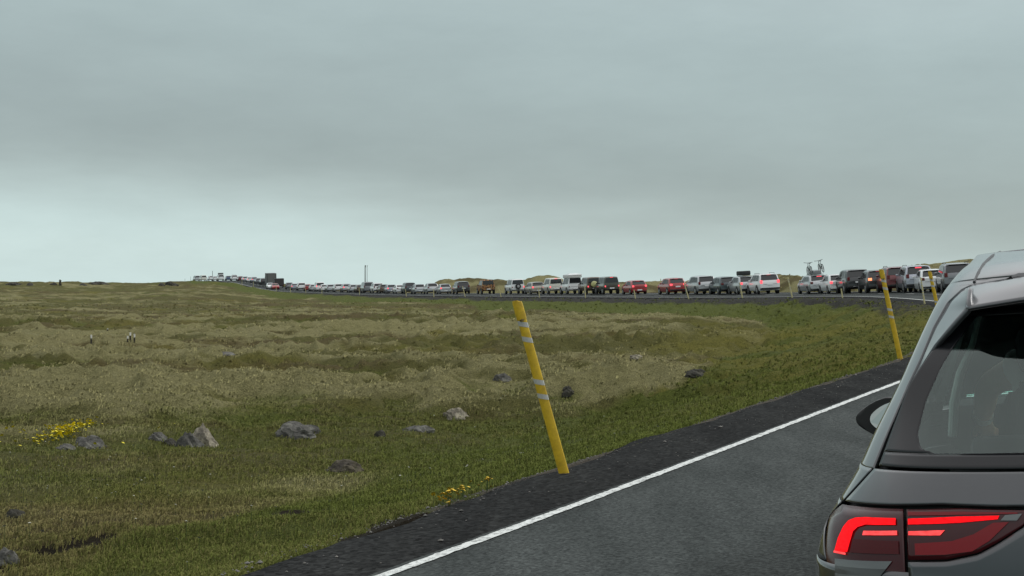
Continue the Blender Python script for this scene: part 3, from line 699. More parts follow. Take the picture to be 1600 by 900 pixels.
for m_ in (led, led2):
    t = m_.node_tree; b = t.nodes['Principled BSDF']; tcn = t.nodes.new('ShaderNodeTexCoord'); mp_ = t.nodes.new('ShaderNodeMapping'); mp_.inputs['Scale'].default_value = (60, 60, 160)
    n_ = t.nodes.new('ShaderNodeTexNoise'); n_.inputs['Scale'].default_value = 1.0; n_.inputs['Detail'].default_value = 4
    r_ = t.nodes.new('ShaderNodeMapRange'); r_.inputs[1].default_value = .3; r_.inputs[2].default_value = .7; r_.inputs[3].default_value = .62; r_.inputs[4].default_value = 1.35
    t.links.new(tcn.outputs['Object'], mp_.inputs[0]); t.links.new(mp_.outputs[0], n_.inputs['Vector']); t.links.new(n_.outputs[0], r_.inputs[0]); t.links.new(r_.outputs[0], b.inputs['Emission Strength'])
for side in (-1, 1):
    # outer lamp on the body
    lo = lamp_patch('tail_lamp', lens, car, (.6335, .846), ([.63, .636, .758, .801, .846], [.915, .915, .912, .909, .876]), ([.6335, .72, .80, .835, .846], [.700, .700, .700, .745, .80]), -.001, side, 10, 50, .004)
    if side < 0: lo['label'] = 'wrap-round outer tail lamp with lit hooked light bar'
    poly_on('light_bar', [(.813, .802), (.803, .834), (.789, .861), (.775, .877), (.755, .886), (.728, .890), (.650, .893), (.650, .878), (.728, .873), (.748, .866), (.760, .855), (.768, .831), (.776, .806)], led, lo, .0025, side)
    poly_on('light_bar', [(.732, .859), (.647, .865), (.647, .855), (.735, .849)], led2, lo, .0025, side)
    poly_on('light_bar', [(.815, .799), (.780, .799), (.780, .804), (.814, .804)], led2, lo, .003, side, sub=1)
    poly_on('reflector', [(.762, .838), (.645, .842), (.645, .812), (.770, .806)], mat('lamp_deep_red', (.07, .003, .005), .2, spec=.3), lo, .0015, side)
    poly_on('reverse_lens', [(.812, .786), (.662, .795), (.678, .776), (.812, .770)], lens3, lo, .002, side)
    poly_on('reverse_lens', [(.812, .770), (.678, .776), (.694, .757), (.812, .752)], lens2, lo, .002, side)
    poly_on('reverse_lens', [(.812, .752), (.694, .757), (.712, .735), (.812, .733)], lens3, lo, .002, side)
    # inner lamp on the tailgate
    li = lamp_patch('tail_lamp', lens, car, (.338, .6245), ([.338, .357, .50, .6245], [.9165, .916, .920, .9145]), ([.338, .359, .417, .461, .534, .6245], [.9155, .883, .846, .822, .805, .800]), -.001, side, 10, 50, .004)
    if side < 0: li['label'] = 'pointed inner tail lamp on the tailgate with two lit bars'
    poly_on('light_bar', [(.620, .893), (.501, .901), (.410, .904), (.414, .896), (.501, .887), (.620, .880)], led, li, .0025, side)
    poly_on('light_bar', [(.620, .865), (.534, .870), (.546, .858), (.620, .856)], led2, li, .0025, side)
    poly_on('light_bar', [(.620, .909), (.501, .912), (.37, .911), (.37, .908), (.501, .905), (.620, .900)], lred, li, .002, side)
    poly_on('reflector', [(.606, .838), (.52, .846), (.47, .862), (.425, .888), (.39, .890), (.435, .848), (.475, .824), (.538, .815), (.606, .812)], lred, li, .002, side)
    poly_on('clear_lens', [(.408, .893), (.397, .905), (.360, .908), (.372, .893)], lens3, li, .003, side)
    # door mirror
    mx_ = side*.99
    mr = MB()
    bm = bmesh.new(); bmesh.ops.create_uvsphere(bm, u_segments=28, v_segments=18, radius=1)
    for v_ in bm.verts:
        a, b_, c_ = v_.co; s_in = 1 if side < 0 else -1
        f_ = 1+.42*a*s_in*0
        px_ = .128*np.sign(a)*abs(a)**.85; pz_ = .088*np.sign(c_)*abs(c_)**.8*(1-.50*max(0, -a*s_in))
        py_ = .085*max(b_, -.22)
        v_.co = (px_, py_, pz_)
    me = bpy.data.meshes.new('mirror'); bm.to_mesh(me); bm.free(); me.materials.append(trim); mo = bpy.data.objects.new('door_mirror', me); col.objects.link(mo); mo.parent = car; mo.location = (side*.935, 2.78, .985); sm(mo, 50)
    mo['label'] = 'black door mirror' 
    # glass of the mirror
    pts = []
    for k in range(28):
        a = 2*math.pi*k/28; ca, sa = math.cos(a), math.sin(a); s_in = 1 if side < 0 else -1
        pts.append((.084*np.sign(ca)*abs(ca)**.85+.018*s_in, -.036+.24*.066*np.sign(sa)*abs(sa)**.8, .066*np.sign(sa)*abs(sa)**.8*(1-.45*max(0, -ca*s_in))))
    mg = mesh_obj('mirror_glass', pts, [list(range(28))], mat('mirror_silver', (.26, .30, .29), .05, 1), mo); 
    MB().box((side*-.10, .01, -.04), (.10, .05, .04), bev=.01).build('mirror_arm', trim, mo)
    # wheels
    for yy in (.78, 3.42):
        wp = MB().wheel((0, 0, 0), .325, .215, 36).build('wheel', mat('tyre_rubber', (.018, .018, .018), .85), car, True, (side*.78, yy, .325))
        MB().wheel((0, 0, 0), .225, .20, 30).build('rim', mat('rim_alloy', (.45, .46, .47), .3, .9), wp, True, (side*.012, 0, 0))
        rimm = MB()
        for k in range(5):
            rimm.box((side*.11, .11*math.cos(k*2*math.pi/5), .11*math.sin(k*2*math.pi/5)), (.012, .20, .04), Matrix.Rotation(k*2*math.pi/5, 3, 'X'))
        rimm.build('spokes', mat('rim_alloy', (.45, .46, .47), .3, .9), wp)
        MB().wheel((0, 0, 0), .37, .03, 36).build('wheel_arch', gap, car, True, (side*.872, yy, .335))
    # belt-level mark: small marker on the shoulder, seen past the rear corner
MB().box((0, -.004, .505), (.53, .012, .115), bev=.004).build('number_plate', mat('plate_white', (.72, .74, .74), .4), car)
MB().box((0, .055, .955), (.10, .02, .085), bev=.02).build('tailgate_handle', mat('chrome', (.6, .62, .63), .15, 1), car)
for sx in (-1, 1):
    MB().tube([(sx*.36, .10, .21), (sx*.36, .01, .205)], .035, 16).build('exhaust_pipe', mat('chrome', (.6, .62, .63), .15, 1), car)
# interior
dk = mat('seat_cloth_black', (.035, .038, .04), .9); lt = mat('pillar_trim_grey', (.50, .52, .50), .8); floor_m = mat('cabin_floor_black', (.02, .02, .02), .95)
MB().box((0, 2.0, .34), (1.45, 3.0, .06)).build('cabin_floor', floor_m, car)
MB().box((0, .62, .86), (1.15, .62, .02)).build('parcel_shelf', dk, car)
MB().box((0, 1.8, 1.535), (.80, 1.3, .012)).build('roof_lining', floor_m, car)
hl = empty('rear_bench', (0, 1.15, 0)); hl.parent = car
MB().box((0, .02, .70), (1.18, .14, .52), Matrix.Rotation(R(-16), 3, 'X'), bev=.04).build('backrest', dk, hl, True)
MB().box((0, .36, .50), (1.18, .5, .16), bev=.04).build('cushion', dk, hl, True)
for sx in (-.40, 0, .40):
    MB().box((sx, -.05, .97), (.24, .09, .09), bev=.03).build('headrest', dk, hl, True)
for sx in (-.27, .37):
    st = empty('front_seat', (sx, 2.15, 0)); st.parent = car
    bm = bmesh.new(); bmesh.ops.create_cube(bm, size=1, matrix=Matrix.Diagonal((.46, .13, .60, 1)))
    bmesh.ops.subdivide_edges(bm, edges=bm.edges[:], cuts=4, use_grid_fill=True)
    for v_ in bm.verts:
        h_ = v_.co.z+.32; v_.co.x *= 1-.34*ss(.25, .60, h_) ; v_.co.y += -.28*h_+.02*math.cos(v_.co.x*9)
    bmesh.ops.bevel(bm, geom=[e_ for e_ in bm.edges if len(e_.link_faces) == 2 and e_.calc_face_angle(0) > 1], offset=.035, segments=3, affect='EDGES')
    me = bpy.data.meshes.new('seat_back'); bm.to_mesh(me); bm.free(); me.materials.append(dk); o = bpy.data.objects.new('backrest', me); col.objects.link(o); o.parent = st; o.location = (0, 0, .84); sm(o, 60)
    MB().box((0, -.23, 1.25), (.24, .10, .17), bev=.045).build('headrest', dk, st, True)
    for q in (-.06, .06): MB().tube([(q, -.21, 1.13), (q, -.22, 1.22)], .008, 8).build('headrest_post', mat('chrome', (.6, .62, .63), .15, 1), st)
    MB().box((0, .24, .50), (.50, .52, .15), bev=.05).build('cushion', dk, st, True)
MB().box((0, 3.0, .93), (1.40, .40, .22), bev=.06).build('dashboard', dk, car, True)
MB().torus((0, 0, 0), .185, .016, 32, 8, 'y').build('steering_wheel', dk, car, True, (-.37, 2.72, 1.0))
for sx in (-1, 1):                                                   # pale inner trim of the centre pillars
    MB().tube([(sx*.625, 1.93, .96), (sx*.61, 1.93, 1.08), (sx*.583, 1.93, 1.18), (sx*.535, 1.93, 1.28), (sx*.49, 1.90, 1.42)], [.026, .028, .026, .018, .014], 10, True, .6).build('pillar_trim', lt, car, True)

# ---- the driver, seen through the rear window
skin = mat('skin', (.66, .44, .32), .55, var=.08, vscale=30)
def skin_obj(name, verts, edges, radii, m, sub=2, root=0, parent=None):
    me = bpy.data.meshes.new(name); me.from_pydata(verts, edges, []); o = bpy.data.objects.new(name, me); col.objects.link(o)
    md = o.modifiers.new('skin', 'SKIN'); md.use_smooth_shade = True
    for i, r_2 in enumerate(radii):
        me.skin_vertices[0].data[i].radius = (r_2, r_2) if isinstance(r_2, (float, int)) else r_2
    me.skin_vertices[0].data[root].use_root = True
    s2 = o.modifiers.new('sub', 'SUBSURF'); s2.levels = sub; s2.render_levels = sub
    me.materials.append(m)
    if parent: o.parent = parent
    return o
PV = [(-.28, 2.28, .60), (-.28, 2.22, .82), (-.27, 2.17, 1.05), (-.27, 2.16, 1.19), (-.27, 2.17, 1.27), (-.27, 2.19, 1.36), (-.27, 2.21, 1.44),   # 0-6 trunk, neck, head
      (-.39, 2.16, 1.185), (-.508, 2.26, 1.118), (-.53, 2.40, 1.035), (-.545, 2.50, .975),           # 7-10 left arm: shoulder, elbow out, forearm, wrist
      (-.13, 2.17, 1.17), (-.06, 2.32, .95), (-.16, 2.56, .97), (-.19, 2.62, .98),                 # right arm
      (-.38, 2.55, .60), (-.38, 2.85, .62), (-.37, 2.98, .42),                                     # left leg
      (-.18, 2.55, .60), (-.18, 2.85, .62), (-.19, 2.98, .42)]
PE = [(0, 1), (1, 2), (2, 3), (3, 4), (4, 5), (5, 6), (3, 7), (7, 8), (8, 9), (9, 10), (3, 11), (11, 12), (12, 13), (13, 14), (0, 15), (15, 16), (16, 17), (0, 18), (18, 19), (19, 20)]
PR = [.15, .13, .145, .11, .055, .085, .078, .062, .050, .042, .028, .062, .05, .036, .028, .085, .062, .045, .085, .062, .045]
nb = len(PV)
def hand(base, dirv, palm_side):
    global PV, PE, PR
    b0 = Vector(PV[base]); d = Vector(dirv).normalized(); side_ = Vector(palm_side).normalized(); dn = d.cross(side_).normalized()
    PV.append(tuple(b0+d*.045)); PE.append((base, len(PV)-1)); PR.append((.030)); pc = len(PV)-1
    for k, (off_, ln) in enumerate(((-.030, .060), (-.010, .070), (.010, .066), (.030, .052))):
        a = b0+d*.085+side_*off_; PV.append(tuple(a)); PE.append((pc, len(PV)-1)); PR.append(.011)
        c = a+d*ln*.5+dn*.010; PV.append(tuple(c)); PE.append((len(PV)-2, len(PV)-1)); PR.append(.0095)
        e_ = c+d*ln*.35+dn*.028; PV.append(tuple(e_)); PE.append((len(PV)-2, len(PV)-1)); PR.append(.008)
    a = b0+d*.045+side_*-.045; PV.append(tuple(a)); PE.append((pc, len(PV)-1)); PR.append(.012)
    PV.append(tuple(a+d*.035+side_*-.015)); PE.append((len(PV)-2, len(PV)-1)); PR.append(.010)
hand(10, (.25, .6, -.5), (1, 0, .2)); hand(14, (-.3, .6, .3), (0, 0, 1))
drv = skin_obj('person', PV, PE, PR, skin, 2)
tag(drv, 'person in white top driving the near grey hatchback, bare left elbow held out', 'person')
drv.matrix_world = Matrix.Translation(car.location) @ CR.to_4x4()
sh = skin_obj('shirt', [(-.28, 2.28, .62), (-.28, 2.22, .82), (-.27, 2.17, 1.05), (-.27, 2.16, 1.18), (-.39, 2.16, 1.185), (-.42, 2.19, 1.17), (-.13, 2.17, 1.17), (-.095, 2.25, 1.05)], [(0, 1), (1, 2), (2, 3), (3, 4), (4, 5), (3, 6), (6, 7)], [.165, .15, .165, .12, .078, .072, .078, .068], mat('white_cotton', (.70, .72, .72), .8), 2, 0, drv)
skin_obj('trousers', [(-.28, 2.28, .58), (-.38, 2.55, .60), (-.38, 2.85, .62), (-.37, 2.97, .46), (-.18, 2.55, .60), (-.18, 2.85, .62), (-.19, 2.97, .46)], [(0, 1), (1, 2), (2, 3), (0, 4), (4, 5), (5, 6)], [.165, .098, .078, .066, .098, .078, .066], mat('denim', (.03, .04, .07), .9), 1, 0, drv)
bm = bmesh.new(); bmesh.ops.create_uvsphere(bm, u_segments=20, v_segments=12, radius=.105)
for v_ in bm.verts: v_.co.z *= 1.05; v_.co.y += .01 if v_.co.z > 0 else -.015
bmesh.ops.delete(bm, geom=[v_ for v_ in bm.verts if v_.co.z < -.01 and v_.co.y > 0], context='VERTS')
me = bpy.data.meshes.new('hair'); bm.to_mesh(me); bm.free(); me.materials.append(mat('hair_brown', (.05, .03, .02), .8)); o = bpy.data.objects.new('hair', me); col.objects.link(o); o.parent = drv; o.location = (-.27, 2.19, 1.425); sm(o, 60)
MB().tube([(-.537, 2.445, 1.008), (-.541, 2.475, .990)], .038, 14).build('wrist_band', mat('white_band', (.8, .82, .8), .5), drv)

# ================================================================== queue of vehicles: parametric builder
black = mat('black_plastic', (.015, .015, .016), .6); tyre = mat('tyre_rubber', (.018, .018, .018), .85); rimm_ = mat('rim_alloy', (.45, .46, .47), .3, .9)
dglass = mat('dark_window_glass', (.016, .019, .020), .06, spec=.6); brake_on = mat('lit_brake_lamp', (.6, .02, .02), .4, emit=(1.0, .10, .13), es=1.5)
lamp_off = mat('unlit_tail_lamp', (.12, .008, .010), .2, coat=.5); amber_on = mat('lit_amber_lamp', (.8, .3, .1), .4, emit=(1.0, .30, .14), es=1.6)
platem = mat('plate_white', (.72, .74, .74), .4)
def P_(name, c, metal=0.25): return mat('paint_'+name, c, .3, metal, coat=.8)
PAINT = dict(white=P_('white', (.70, .72, .72), 0), silver=P_('silver', (.42, .44, .45), .5), grey=P_('grey', (.16, .17, .18), .4), black=P_('black', (.020, .022, .024), .2), teal=P_('teal', (.035, .055, .062), .3),
    red=P_('red', (.30, .018, .020), .1), darkred=P_('darkred', (.13, .010, .014), .2), beige=P_('beige', (.34, .32, .27), .4), olive=P_('olive', (.055, .058, .040), .1), lilac=P_('lilac', (.36, .38, .43), .5),
    cream=P_('cream', (.62, .62, .55), 0), yellow=P_('yellow', (.50, .50, .22), 0), brown=P_('brown', (.09, .06, .035), .1), blue=P_('blue', (.05, .08, .15), .3))
# key profile (y from tail, z), L, W, belt, windows: rear glass from key a to key b; side window y range
KIND = {
 'hatch': dict(L=4.2, W=1.78, belt=.96, keys=[(0, .62), (.03, .92), (.10, .99), (.52, 1.38), (.85, 1.46), (1.7, 1.49), (2.4, 1.43), (3.15, 1.00), (3.9, .84), (4.18, .62)], rg=(2, 3), sw=[(.62, .95, 1.45), (1.53, 1.53, 2.35)], wr=.31, wb=(.72, 3.35), clad=.36, tl=(.80, .18, .20), zb=.20),
 'estate': dict(L=4.7, W=1.82, belt=.98, keys=[(0, .62), (.03, .94), (.08, 1.02), (.42, 1.42), (.80, 1.49), (2.0, 1.51), (2.8, 1.45), (3.5, 1.02), (4.4, .86), (4.68, .62)], rg=(2, 3), sw=[(.50, .75, 1.75), (1.83, 1.83, 2.75)], wr=.32, wb=(.85, 3.72), clad=.38, tl=(.82, .17, .22), zb=.20),
 'cross': dict(L=4.4, W=1.84, belt=1.06, keys=[(0, .70), (.03, 1.02), (.09, 1.10), (.46, 1.54), (.80, 1.61), (1.9, 1.65), (2.6, 1.58), (3.25, 1.12), (4.1, .98), (4.38, .72)], rg=(2, 3), sw=[(.60, .85, 1.6), (1.68, 1.68, 2.55)], wr=.35, wb=(.82, 3.48), clad=.50, tl=(.92, .18, .26), zb=.26),
 'suv': dict(L=4.8, W=1.92, belt=1.14, keys=[(0, .75), (.03, 1.08), (.08, 1.18), (.34, 1.68), (.60, 1.76), (2.2, 1.80), (2.9, 1.73), (3.5, 1.22), (4.5, 1.08), (4.78, .80)], rg=(2, 3), sw=[(.45, .60, 1.3), (1.38, 1.38, 2.1), (2.18, 2.18, 2.85)], wr=.385, wb=(.92, 3.80), clad=.55, tl=(.98, .26, .20), zb=.30),
 'saloon': dict(L=4.7, W=1.82, belt=.96, keys=[(0, .62), (.03, .94), (.12, 1.02), (.62, 1.06), (1.25, 1.38), (1.7, 1.45), (2.5, 1.43), (3.4, 1.00), (4.4, .84), (4.68, .62)], rg=(3, 4), sw=[(1.05, 1.30, 1.75), (1.83, 1.83, 2.55)], wr=.32, wb=(.95, 3.72), clad=.34, tl=(.80, .16, .26), zb=.20),
 'van': dict(L=5.0, W=1.95, belt=1.15, keys=[(0, .8), (.03, 1.10), (.06, 1.20), (.20, 1.85), (.42, 1.96), (3.3, 1.97), (3.7, 1.88), (4.3, 1.28), (4.8, 1.08), (4.98, .8)], rg=(2, 3), sw=[(.45, .5, 1.5), (1.6, 1.6, 2.6), (2.7, 2.7, 3.5)], wr=.34, wb=(.95, 3.95), clad=.42, tl=(1.0, .34, .14), zb=.24),
 'jeep': dict(L=4.5, W=1.84, belt=1.20, keys=[(0, .85), (.02, 1.15), (.03, 1.24), (.10, 1.84), (.22, 1.93), (2.4, 1.95), (2.55, 1.88), (2.85, 1.28), (4.2, 1.16), (4.45, .95)], rg=(2, 3), sw=[(.25, .28, 1.1), (1.2, 1.2, 1.8), (1.88, 1.88, 2.5)], wr=.40, wb=(.80, 3.55), clad=.58, tl=(.85, .16, .12), zb=.42),
 'pickup': dict(L=5.2, W=1.88, belt=1.12, keys=[(0, .75), (.02, 1.04), (.04, 1.10), (1.62, 1.12), (1.75, 1.72), (2.1, 1.80), (3.1, 1.78), (3.7, 1.20), (4.9, 1.08), (5.18, .80)], rg=(3, 4), sw=[(1.95, 2.0, 2.45), (2.52, 2.52, 3.15)], wr=.39, wb=(1.1, 4.2), clad=.55, tl=(.80, .26, .12), zb=.38),
}
def body_mesh(k, scale=1.0):
    """returns ring function and mesh builder of a vehicle body lofted tail to nose"""
    ks = np.array(k['keys']); L = k['L']; W = k['W']/2; belt = k['belt']; zb = k['zb']
    ztmax = ks[:, 1].max()
    def ztop(y): return np.interp(y, ks[:, 0], ks[:, 1])
    def hw(y):
        a = np.clip(y/.45, 0, 1); c = np.clip((L-y)/.7, 0, 1)
        return W*(1-.10*(1-a)**2)*(1-.16*(1-c)**2)
    def ring(y):
        zt = float(ztop(y)); w_ = float(hw(y)); b = min(belt, zt-.05)
        f = np.clip((zt-belt)/(ztmax-belt), 0, 1); wr = w_*(.93-.13*f); zl = zb+(.16 if (y < .3 or y > L-.3) else 0)
        pts = [(0, zl), (w_*.90, zl), (w_*.98, zl+.10), (w_, (zl+b)*.52), (w_*.985, b*.86), (w_*.955, b), (w_*.955*(1-.5)+wr*.5+.0, b+(zt-.07-b)*.5) if zt > belt+.12 else (w_*.945, b+(zt-b)*.4),
               (wr, zt-.07) if zt > belt+.12 else (w_*.92, b+(zt-b)*.7), (wr-.07, zt-.015) if zt > belt+.12 else (w_*.86, zt-.012), (wr*.5, zt+.008), (0, zt+.015)]
        return pts
    ys = sorted(set([0.0]+[round(float(v_), 3) for v_ in np.r_[ks[:, 0], np.linspace(.03, L-.03, 15), [.2, .35, L-.35, L-.15]]]))
    ys = [y for i, y in enumerate(ys) if i == 0 or y-ys[i-1] > .012]
    V = []; Fc = []
    for y in ys:
        r_ = ring(y); full = r_+[(-p[0], p[1]) for p in r_[-2:0:-1]]; m_ = len(full); V += [(p[0], y, p[1]) for p in full]
    for i in range(len(ys)-1):
        for j in range(m_): a = i*m_+j; b_ = i*m_+(j+1) % m_; Fc.append((a, a+m_, b_+m_, b_))
    Fc.append(list(range(m_))); Fc.append([len(V)-m_+j for j in range(m_)][::-1])
    return V, Fc, ztop, hw, ring
PROTO = {}
def shared(name, m, parent, loc=(0, 0, 0)):
    o = bpy.data.objects.new(name, PROTO[name+'|mesh'] if False else m); col.objects.link(o); o.parent = parent; o.location = loc; return o
def near_pts(k, y, frac, hwf, ztop):
    pass
def mk_mesh(mb, key, m, smooth=False):
    """cached mesh datablock"""
    kk = (key, m.name)
    if kk in PROTO: return PROTO[kk]
    o = mb().build(key.split('|')[-1], m, None, smooth); me = o.data; bpy.data.objects.remove(o); PROTO[kk] = me; return me
def add(me, name, parent, loc=(0, 0, 0)):
    o = bpy.data.objects.new(name, me); col.objects.link(o); o.parent = parent; o.location = loc; return o
def make_vehicle(name, kind, color, brake='off', extras=(), lod=0):
    k = KIND[kind]; V, Fc, ztop, hw, ring = body_mesh(k); W = k['W']/2; belt = k['belt']; L = k['L']; ks = k['keys']
    root = empty(name, (0, 0, 0)); pm_ = PAINT[color] if isinstance(color, str) else color
    def body():
        b = MB(); b.v = V; b.f = Fc; return b
    add(mk_mesh(body, kind+'|body', pm_, True), 'body', root)
    # rear glass on the slope
    a, b_ = ks[k['rg'][0]], ks[k['rg'][1]]
    def wat(z_, zt_full):                                             # half width of the greenhouse at z
        f = np.clip((z_-belt)/(max(q[1] for q in ks)-belt), 0, 1); return W*(.955-.155*f)
    def rear_glass():
        mb = MB(); dy, dz = b_[0]-a[0], b_[1]-a[1]; ln = math.hypot(dy, dz); n_ = (-dz/ln, dy/ln); pts = []
        nu, nv = 5, 9
        for i in range(nu):
            u = i/(nu-1); t = .06+.88*u; z_ = a[1]+dz*t; y_ = a[0]+dy*t
            wz = (wat(z_, 0)-.10)*(1 if kind != 'saloon' else .95)
            for j in range(nv):
                s_ = j/(nv-1)*2-1; rr_ = 1-.04*(abs(s_)**6)*(1 if i in (0, nu-1) else 0)
                yy = y_+n_[0]*.012+.03*abs(s_)**3*0; mb.v.append((s_*wz*.96, yy+n_[0]*.0, z_+n_[1]*.012+.012))
        mb.f = grid_faces(nu, nv); return mb
    add(mk_mesh(rear_glass, kind+'|rear_window', dglass), 'rear_window', root)
    for sx in (-1, 1):
        for wi, (y0, y0t, y1) in enumerate(k['sw']):
            last = wi == len(k['sw'])-1
            def side(sx=sx, y0=y0, y0t=y0t, y1=y1, last=last):
                mb = MB(); z0 = belt+.035; zt = min(float(ztop(y0t)), float(ztop(y1-(.35 if last else 0))))-.10
                z1 = zt; e_ = [(y0, z0), (y0t, z1), (y1-(.40 if last else 0), z1), (y1+(.12 if last else 0), z0)]
                for (yy, z_) in e_:
                    f = (z_-belt)/(max(float(ztop(yy)), belt+.3)-.07-belt); wl = float(hw(yy))*.955
                    ff = np.clip((float(ztop(yy))-belt)/(max(q[1] for q in ks)-belt), 0, 1); wr = float(hw(yy))*(.93-.13*ff)
                    xx = wl+(wr-wl)*np.clip(f, 0, 1)+.012; mb.v.append((sx*xx, yy, z_))
                mb.f = [(0, 1, 2, 3)] if sx < 0 else [(3, 2, 1, 0)]; return mb
            add(mk_mesh(side, '%s|side_window%d%d' % (kind, sx, wi), dglass), 'side_window', root)
    i0 = [i for i, q in enumerate(ks) if q[1] == max(v[1] for v in ks)][0]+1; a2, b2 = ks[i0], ks[i0+1]
    def wind():
        mb = MB(); dy, dz = b2[0]-a2[0], b2[1]-a2[1]; ln = math.hypot(dy, dz); 
        for t in (.08, .92):
            z_ = a2[1]+dz*t; y_ = a2[0]+dy*t
            for s_ in (-1, 1): mb.v.append((s_*(wat(z_, 0)-.10), y_+.012, z_+.026))
        mb.f = [(0, 1, 3, 2)]; return mb
    add(mk_mesh(wind, kind+'|windshield', dglass), 'windshield', root)
    # black lower bumper / cladding; its black also stands in for underside shade
    add(mk_mesh(lambda: MB().box((0, .06, (k['zb']+.14+k['clad'])/2), (k['W']*.88, .20, k['clad']-k['zb']-.10), bev=.03), kind+'|bumper', black, True), 'rear_bumper', root)
    # wheels with arches
    wr = k['wr']
    for yy in k['wb']:
        for sx in (-1, 1):
            add(mk_mesh(lambda: MB().wheel((0, 0, 0), wr*1.16, .03, 20), kind+'|wheel_arch', black), 'wheel_arch', root, (sx*(W-.010), yy, wr+.02))
            wh = add(mk_mesh(lambda: MB().wheel((0, 0, 0), wr, .24, 24), kind+'|wheel', tyre, True), 'wheel', root, (sx*(W-.10), yy, wr))
            if lod == 0: add(mk_mesh(lambda: MB().wheel((0, 0, 0), wr*.62, .245, 14), kind+'|rim', rimm_), 'rim', wh, (0, 0, 0))
    # tail lamps
    zl, hl_, wl_ = k['tl']; yl = .02 if kind != 'jeep' else -.01
    for sx in (-1, 1):
        add(mk_mesh(lambda: MB().box((0, .03, 0), (wl_, .12, hl_), bev=.02), kind+'|tail_lamp', lamp_off if brake == 'off' or (brake == 'left' and sx > 0) or (brake == 'right' and sx < 0) else (amber_on if brake == 'amber' and sx < 0 else brake_on), False), 'tail_lamp', root, (sx*(W*.90-wl_/2), yl-.02, zl+hl_/2-.02))
    if brake in ('on', 'amber') and lod == 0:
        zt = b_[1]+.03; add(mk_mesh(lambda: MB().box((0, 0, 0), (.34, .05, .04)), kind+'|high_lamp', brake_on), 'high_brake_lamp', root, (0, b_[0]-.03, zt))
    if lod == 0:
        add(mk_mesh(lambda: MB().box((0, 0, 0), (.52, .02, .12), bev=.005), 'any|plate', platem), 'number_plate', root, (0, -.015, k['clad']+.10+(.18 if kind in ('suv', 'cross', 'van') else .0)))
        # door mirrors, tailgate crease, spoiler lip
        for sx in (-1, 1): add(mk_mesh(lambda: MB().box((0, 0, 0), (.20, .10, .14), bev=.04), 'any|mirror', pm_ if kind != 'jeep' else black, True), 'door_mirror', root, (sx*(W+.08), k['sw'][-1][2]+.02, belt+.06))
        if kind in ('suv', 'cross', 'hatch', 'estate', 'van'):
            add(mk_mesh(lambda: MB().box((0, b_[0]-.02, b_[1]+.035), (W*1.45, .16, .035), bev=.012), kind+'|spoiler', pm_, True), 'spoiler', root)
        add(mk_mesh(lambda: MB().box((0, -.004, k['clad']+.33), (W*1.3, .012, .015)), kind+'|crease', black), 'tailgate_seam', root)
    H = max(q[1] for q in ks)
    for ex in extras:
        if ex == 'rails':
            for sx in (-1, 1):
                add(mk_mesh(lambda: MB().tube([(0, .8, H-.02), (0, .9, H+.05), (0, 2.3, H+.05), (0, 2.4, H-.02)], .018, 6), kind+'|roof_rail', black), 'roof_rail', root, (sx*(W*.70), 0, 0))
        if ex == 'spare':
            w_ = add(mk_mesh(lambda: MB().wheel((0, 0, 0), .36, .22, 24), 'any|spare', tyre, True), 'spare_wheel', root, (0, -.13, 1.02)); w_.rotation_euler = (0, 0, R(90))
            add(mk_mesh(lambda: MB().wheel((0, 0, 0), .20, .225, 14), 'any|sparerim', rimm_), 'rim', w_)
        if ex == 'cover':
            w_ = add(mk_mesh(lambda: MB().wheel((0, 0, 0), .36, .24, 24), 'any|cover', PAINT['yellow'], True), 'spare_wheel', root, (-.1, -.14, 1.15)); w_.rotation_euler = (0, 0, R(90)); w_['label'] = 'pale yellow spare wheel cover'
        if ex == 'lip': pass
        if ex == 'darkroof':
            add(mk_mesh(lambda: MB().box((0, 1.5, H+.0), (W*1.35, 1.5, .05), bev=.02), kind+'|dark_roof', black, True), 'roof_panel', root)
    return root
def set_on_road(o, px, q=5.0, dz=0.0, fwd=True):
    """stand a vehicle on the road at the place along it that lies on the bearing of photo column px"""
    r = (px-800)/2311.0
    # signed miss of the bearing for every road sample
    cx_ = EL[:, 0]+NR[:, 0]*q; cy_ = EL[:, 1]+NR[:, 1]*q; ok = cy_ > 64
    f = cx_-r*cy_; idx = np.where(ok[:-1] & (f[:-1]*f[1:] <= 0))[0]
    i = idx[0]; t = f[i]/(f[i]-f[i+1]); s = su[i]+(su[i+1]-su[i])*t
    place_s(o, s, q, dz, fwd, -8.5*float(np.interp(px, [400, 650, 750], [.3, .6, 1])) if fwd else 0); return s
def place_s(o, s, q, dz=0.0, fwd=True, extra=0):
    p = road_at_s(s, q, dz+.004); a = road_at_s(s-.5, q); b = road_at_s(s+.5, q); ta = Vector(b-a).normalized()
    bank = float(np.interp(s, su, BANK)); n = [float(np.interp(s, su, NR[:, k])) for k in range(2)]
    rt = Vector((n[0], n[1], bank)).normalized(); up = rt.cross(ta).normalized(); rt = ta.cross(up)
    if not fwd: ta = -ta; rt = -rt
    M_ = Matrix(((rt.x, ta.x, up.x), (rt.y, ta.y, up.y), (rt.z, ta.z, up.z))); o.location = Vector(p); o.rotation_euler = (M_ @ Matrix.Rotation(R(extra), 3, 'Z')).to_euler()
GRP = 'vehicles queuing nose to tail along the bend'
